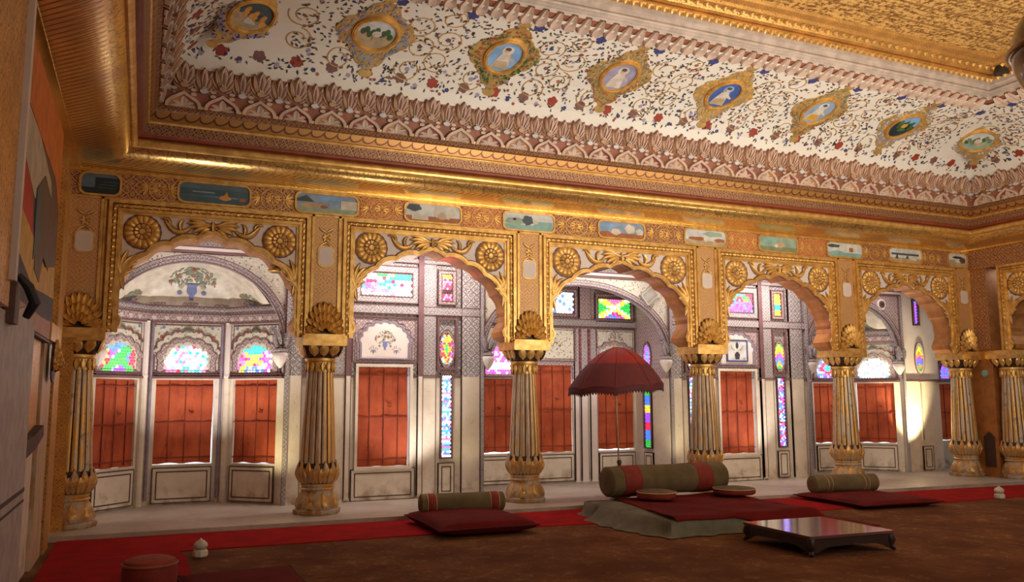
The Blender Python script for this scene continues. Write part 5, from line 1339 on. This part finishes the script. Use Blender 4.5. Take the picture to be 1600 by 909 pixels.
bolster((1.36, -.86, ZC+.10), radians(-6), .92, .105, 'small olive bolster with two gold-edged red bands on the nearer red cushion', greencloth, bandred)
cushion((6.50, -1.42, ZC+.008), radians(-4), 1.20, 1.25, .10, 'flat dark red floor cushion in front of the fifth column', 2)
bolster((6.56, -1.0, ZC+.08), radians(-6), .98, .115, 'olive bolster with two thin bands on the right-hand red cushion', greencloth, greencloth, (.22, .80), .03)
# draped mattress
mt = thing('mattress', 'low draped mattress with a dark red cover and grey-green skirt below the umbrella', 'mattress', (3.82, -1.70, ZC+.009), 0)
mx0, mx1, my0, my1, mh = -1.0, .78, -.90, .80, .14
mb = MB(); n = 60; outl = []
def mo(t):   # rounded rect perimeter
    pts = [(mx0, my0), (mx1, my0), (mx1, my1), (mx0, my1)]; s = int(t*4) % 4; r = t*4-int(t*4); a, b = pts[s], pts[(s+1) % 4]; return (a[0]+(b[0]-a[0])*r, a[1]+(b[1]-a[1])*r, s)
N = 240; rows = [(1.0, mh), (1.008, mh*.97), (1.02, mh*.7), (1.035, mh*.4), (1.05, mh*.12), (1.075, .006), (1.09, .0)]
for k, (sc, z) in enumerate(rows):
    for i in range(N):
        x, y, s = mo(i/N); fold = .022*(sin(i*.55)+.6*sin(i*.9+1))*max(0, 1-z/mh) if s != 2 else 0
        ex = 1.0+(.16 if s == 3 and i/N > .8 else 0)*max(0, 1-z/mh)*(sin((i/N-.75)*4*pi))
        cx_, cy_ = (sc-1)*x, (sc-1)*y; nx = x*(sc*ex)+(0 if s in (0, 2) else (fold if s == 1 else -fold)); ny = y*sc+(0 if s in (1, 3) else (-fold if s == 0 else 0))
        mb.v.append((nx, ny, z))
for k in range(len(rows)-1):
    for i in range(N): j = (i+1) % N; mb.f.append((k*N+i, k*N+j, (k+1)*N+j, (k+1)*N+i)); mb.m.append(0)
mb.build('skirt', greycloth, mt, smooth=True)
mb = MB(); n = 40; vs = []
for j in range(n+1):
    for i in range(n+1):
        a, b = i/n, j/n; x = mx0+.02+(mx1-mx0-.04)*a; y = my0+.02+(my1-my0-.04)*b; e = min(a, 1-a, b, 1-b)
        vs.append((x, y, mh-.008+.020*min(1, e*14)+.006*sin(x*7+y*3)*min(1, e*10)))
mb.add(vs, [(j*(n+1)+i, j*(n+1)+i+1, (j+1)*(n+1)+i+1, (j+1)*(n+1)+i) for j in range(n) for i in range(n)])
mb.build('padding', greycloth, mt, smooth=True)
# red top cover, spilling over the right edge on to the floor
mb = MB(); n = 48; vs = []
for j in range(n+1):
    for i in range(n+1):
        a, b = i/n, j/n; x = mx0+.035+.26*b*(1-a)**2+(mx1-mx0+.42)*a; g = .02+.36*max(0, (a-.30)/.70)**1.2
        y = my0-g*(1-b)+.0+(my1-my0-.16)*b+g*.0
        if b > .9: x -= .0
        dd = max(x-(mx1-.03), (my0+.02)-y, 0); t = min(1, dd/.16); t = t*t*(3-2*t)
        z = mh+.030-(mh+.010)*t if dd > 0 else mh+.030
        if dd < .001 and False: pass
        z += (.006*sin(x*9+y*4)+.004*sin(y*13))*(1-t*.6)
        vs.append((x, y, z))
N = len(vs); vs += [(x, y, z-.014) for x, y, z in vs]
fs = [(j*(n+1)+i, j*(n+1)+i+1, (j+1)*(n+1)+i+1, (j+1)*(n+1)+i) for j in range(n) for i in range(n)]
rim_ = [i for i in range(n+1)]+[(k+1)*(n+1)-1 for k in range(1, n+1)]+[n*(n+1)+i for i in range(n-1, -1, -1)]+[k*(n+1) for k in range(n-1, 0, -1)]
fs2 = fs+[tuple(N+q for q in reversed(f)) for f in fs]+[(rim_[k], rim_[(k+1) % len(rim_)], N+rim_[(k+1) % len(rim_)], N+rim_[k]) for k in range(len(rim_))]
mb.add(vs, fs2); mb.build('red_cover', redcloth, mt, smooth=True)
bolster((3.86, -.96, ZC+mh+.04), radians(2.5), 1.66, .175, 'big olive bolster with two wide red bands at the back of the mattress', greencloth, bandred, (.17, .78), .115, rim=False)
def round_cushion(loc, r, h, label, tilt=0):
    t = thing('round_cushion', label, 'cushion', loc, 0, group='round seat cushions')
    mb = MB(); mb.lathe([(r*.9, 0), (r*.985, .012), (r, h*.5), (r*.99, h*.92)], 44); mb.build('side_band', bandred, t, smooth=True)
    mb = MB(); mb.lathe([(r*.99, h*.92), (r*.96, h*1.02), (r*.8, h*1.16), (r*.5, h*1.28), (r*.2, h*1.33), (.01, h*1.34)], 44); mb.build('domed_top', greencloth, t, smooth=True)
    MB().tube([(r*.995*cos(2*pi*i/48), r*.995*sin(2*pi*i/48), h*.93) for i in range(48)], .006, 6, closed=True).build('edging', piping, t); return t
round_cushion((3.44, -1.40, ZC+mh+.062), .215, .075, 'round red cushion with olive top on the left part of the mattress')
round_cushion((4.50, -1.40, ZC+mh+.062), .24, .065, 'round red cushion with olive top at the right end of the mattress')
# low lacquered table
tb = thing('low_table', 'low square dark lacquered table on curved feet, reflecting the windows', 'table', (3.73, -3.50, ZC), radians(-2.5))
lac = mat('dark_lacquer', (.055, .022, .018), .16); lac2 = mat('dark_wood', (.028, .012, .010), .4)
def m_top(nb, b):
    n = nb.noise(nb.coord(), 3, 4); nb.L.new(nb.mix(n, (.10, .035, .03), (.16, .07, .06)), b.inputs['Base Color']); bump(nb, b, nb.noise(nb.coord(), 30, 3), .06, .004)
ltop = mat('polished_table_top', rough=.11, fn=m_top, spec=.9)
a = .45
MB().prism(rrect(0, 0, a, a, .012), .150, .172, lambda u, v, h: (u, v, h)).build('table_top', ltop, tb)
for k in range(4):
    ap = [(-a+.02, .15), (a-.02, .15), (a-.02, .05), (a-.07, .03), (a-.12, .055), (a-.20, .075), (0, .085), (-a+.20, .075), (-a+.12, .055), (-a+.07, .03), (-a+.02, .05)]
    q = k*pi/2; mp = lambda u, v, h, q=q: (u*cos(q)+(a-.03+h)*sin(q), u*sin(q)-(a-.03+h)*cos(q), v)
    MB().prism(ap, 0, .018, mp).build('apron', lac2, tb)
for sx in (-1, 1):
    for sy in (-1, 1):
        MB().tube([(sx*(a-.035), sy*(a-.035), .14), (sx*(a-.025), sy*(a-.025), .09), (sx*(a-.03), sy*(a-.03), .04), (sx*(a-.002), sy*(a-.002), .018)], [.035, .040, .028, .018], 10).build('leg', lac2, tb, smooth=True)
# carpet weights
def weight(loc, label, s=1.0, tilt=0):
    t = thing('carpet_weight', label, 'carpet weight', loc, group='white marble carpet weights'); m = mat('white_marble', (.62, .58, .50), .35)
    mb = MB(); mb.lathe([(.055*s, 0), (.062*s, .012*s), (.060*s, .045*s), (.048*s, .060*s)], 8); mb.build('base', m, t)
    mb = MB(); mb.lathe([(.030*s, .058*s), (.045*s, .066*s), (.058*s, .085*s), (.055*s, .105*s), (.035*s, .125*s), (.012*s, .138*s), (.004*s, .15*s)], 28, rf=lambda r, z, a: r*(1+.03*sin(8*a))); mb.build('domed_knob', m, t, smooth=True)
weight((-1.30, -1.80, ZC+.008), 'white marble carpet weight on the red runner at the left', 1.0)
weight((8.33, -1.86, ZC+.008), 'white marble carpet weight on the red runner at the far right', 1.05)
# half-seen seat pieces in the left foreground
t = thing('round_stool', 'upright red round bolster with a paler rim, cut by the bottom edge at the left', 'bolster', (-1.70, -3.05, ZC+.008))
MB().lathe([(.16, 0), (.175, .02), (.178, .16), (.165, .20)], 40).build('side', bandred, t, smooth=True)
MB().lathe([(.165, .20), (.16, .22), (.12, .235), (.02, .24)], 40).build('domed_top', mat('faded_red_cloth', (.30, .055, .03), .85), t, smooth=True)
MB().tube([(.174*cos(2*pi*i/48), .174*sin(2*pi*i/48), .195) for i in range(48)], .008, 6, closed=True).build('rim', mat('pale_red_rim', (.36, .10, .06), .7), t)
cushion((-1.08, -3.25, ZC), radians(3), .82, 1.15, .07, 'flat red cushion at the bottom edge beside the red round bolster', 4)
# umbrella
um = thing('umbrella', 'dark red ceremonial umbrella on a thin pole behind the big bolster', 'umbrella', (3.71, -.12, .02))
def m_umb(nb, b):
    co = nb.coord(); x, y, z = nb.sep(co); n = nb.noise(co, 6, 4); k = (1.66-z).sstep(-.02, .02)
    c = nb.mix(n, (.27, .012, .012), (.36, .03, .02)); c = nb.mix(k, c, nb.mix(n, (.10, .012, .018), (.16, .028, .032))); nb.L.new(c, b.inputs['Base Color'])
umbm = mat('maroon_velvet', rough=.75, fn=m_umb); tl = radians(-3.2)
def tiltv(p):
    x, y, z = p; dz = z-1.37; return (x*cos(tl)-dz*sin(tl)*-1*-1, y, 1.37+dz*cos(tl)-x*sin(tl))
NR = 8; mb = MB(); NA = 96; rows = 14
for j in range(rows+1):
    t = j/rows
    for i in range(NA):
        a = 2*pi*i/NA+.25; sc = abs(sin(NR/2*(a-.25))); r = .60*(t**.92); z = 1.87-.50*(t**1.75)-.03*t*sc*0
        r *= 1-.035*sc*t; z -= -.03*sc*t
        mb.v.append(tiltv((max(r, .004)*cos(a), max(r, .004)*sin(a), z)))
for j in range(rows):
    for i in range(NA): k = (i+1) % NA; mb.f.append((j*NA+i, j*NA+k, (j+1)*NA+k, (j+1)*NA+i)); mb.m.append(0)
can = mb.build('canopy', umbm, um, smooth=True)
mb = MB()
for j, dz in enumerate((0, -.035, -.07)):
    for i in range(NA):
        a = 2*pi*i/NA+.25; sc = abs(sin(NR/2*(a-.25))); r = .60*(1-.035*sc)+.004; z = 1.37+.03*sc+dz+(.006*sin(i*2.1) if j == 2 else 0)
        mb.v.append(tiltv((r*cos(a), r*sin(a), z)))
for j in range(2):
    for i in range(NA): k = (i+1) % NA; mb.f.append((j*NA+i, j*NA+k, (j+1)*NA+k, (j+1)*NA+i)); mb.m.append(0)
mb.build('valance', mat('dark_maroon_border', (.10, .012, .018), .75), um, smooth=True)
mb = MB(); NF = 288
for j in range(3):
    for i in range(NF):
        a = 2*pi*i/NF+.25; sc = abs(sin(NR/2*(a-.25))); r = .60*(1-.035*sc)+.005+(.003 if i % 3 == 1 else 0); z = 1.305+.03*sc
        p = tiltv((r*cos(a), r*sin(a), z)); L = (0, .012, .012)[j]+(0, 0, .026 if i % 3 else 0)[j]
        mb.v.append((p[0], p[1], p[2]-L))
for j in range(2):
    for i in range(NF): k = (i+1) % NF; mb.f.append((j*NF+i, j*NF+k, (j+1)*NF+k, (j+1)*NF+i)); mb.m.append(0)
mb.build('fringe', mat('purple_fringe', (.07, .015, .022), .8), um)
for i in range(NR):
    a = 2*pi*i/NR+.25; pts = []
    for j in range(9): t = j/8; pts.append(tiltv((.602*t**.92*cos(a), .602*t**.92*sin(a), 1.874-.50*t**1.75)))
    MB().tube(pts, .005, 6).build('rib_seam', mat('dark_red_seam', (.22, .03, .02), .7), can)
MB().tube([(.03, 0, .02), (.02, 0, .6), (.0, 0, 1.3), (-.01, 0, 1.86)], .011, 10).build('pole', mat('brass_pole', (.45, .30, .15), .35, .7), um, smooth=True)
MB().lathe([(.02, 1.86), (.03, 1.875), (.016, 1.89), (.010, 1.91), (.004, 1.925)], 16, -.01, 0).build('finial', gold, um, smooth=True)
mb = MB(); mb.lathe([(.13, 0), (.135, .015), (.09, .035), (.04, .05), (.03, .12), (.022, .40), (.030, .42), (.030, .44), (.018, .46)], 28, .03, 0); mb.build('stand', mat('blackened_stand', (.06, .035, .025), .4), um, smooth=True)
MB().lathe([(.019, .44), (.021, .47), (.016, .50)], 16, .028, 0).build('collar', mat('pale_collar', (.45, .4, .32), .4), um)
# black ornament hanging in the ceiling corner and glass lamp at the right edge
t = thing('hanging_bell', 'small black bell-shaped fitting hanging at the right corner of the gilt ceiling', 'bell', (7.95, -2.60, 5.36))
MB().lathe([(.09, -.06), (.088, -.045), (.065, .02), (.042, .07), (.015, .09), (.01, .10)], 24).build('bell', PC['charcoal'], t, smooth=True)
MB().tube([(0, 0, .09), (.01, 0, .11), (.0, 0, .125)], .012, 8).build('hook', PC['charcoal'], t)
MB().tube([(-.04, 0, .118), (0, 0, .105), (.04, 0, .118)], .010, 8).build('hook_arm', PC['charcoal'], t)
lp = thing('hanging_lamp', 'large amber glass globe lamp with cut pattern, cut by the top right edge', 'lamp', (2.90, -6.6, 3.2))
def m_amber(nb, b):
    co = nb.coord(); v = nb.voro(co, 9).sstep(.25, .30); n = nb.noise(co, 4, 3)
    nb.L.new(nb.mix(v*.35, (.16, .085, .045), (.42, .34, .28)), b.inputs['Base Color']); b.inputs['Transmission Weight'].default_value = .0
R_ = .345
MB().lathe([(R_*cos(radians(q)), R_*sin(radians(q))) for q in range(-80, 85, 8)], 48).build('globe', mat('amber_cut_glass', rough=.12, fn=m_amber, spec=.7), lp, smooth=True)
MB().tube([((R_+.005)*cos(2*pi*i/48), (R_+.005)*sin(2*pi*i/48), 0) for i in range(48)], .02, 8, closed=True).build('rim', mat('amber_rim', (.36, .19, .06), .3, .4), lp, smooth=True)
MB().tube([((R_+.002)*cos(2*pi*i/48), 0, (R_+.002)*sin(2*pi*i/48)) for i in range(48)], .018, 8, closed=True).build('band', mat('amber_rim'), lp, smooth=True)
MB().tube([(0, 0, R_-.01), (0, 0, 5.48-3.2)], .012, 8).build('chain', PC['umber'], lp)
MB().lathe([(.09, R_*.93), (.07, R_*.93+.04), (.02, R_*.93+.07)], 20).build('cap', gold, lp, smooth=True)
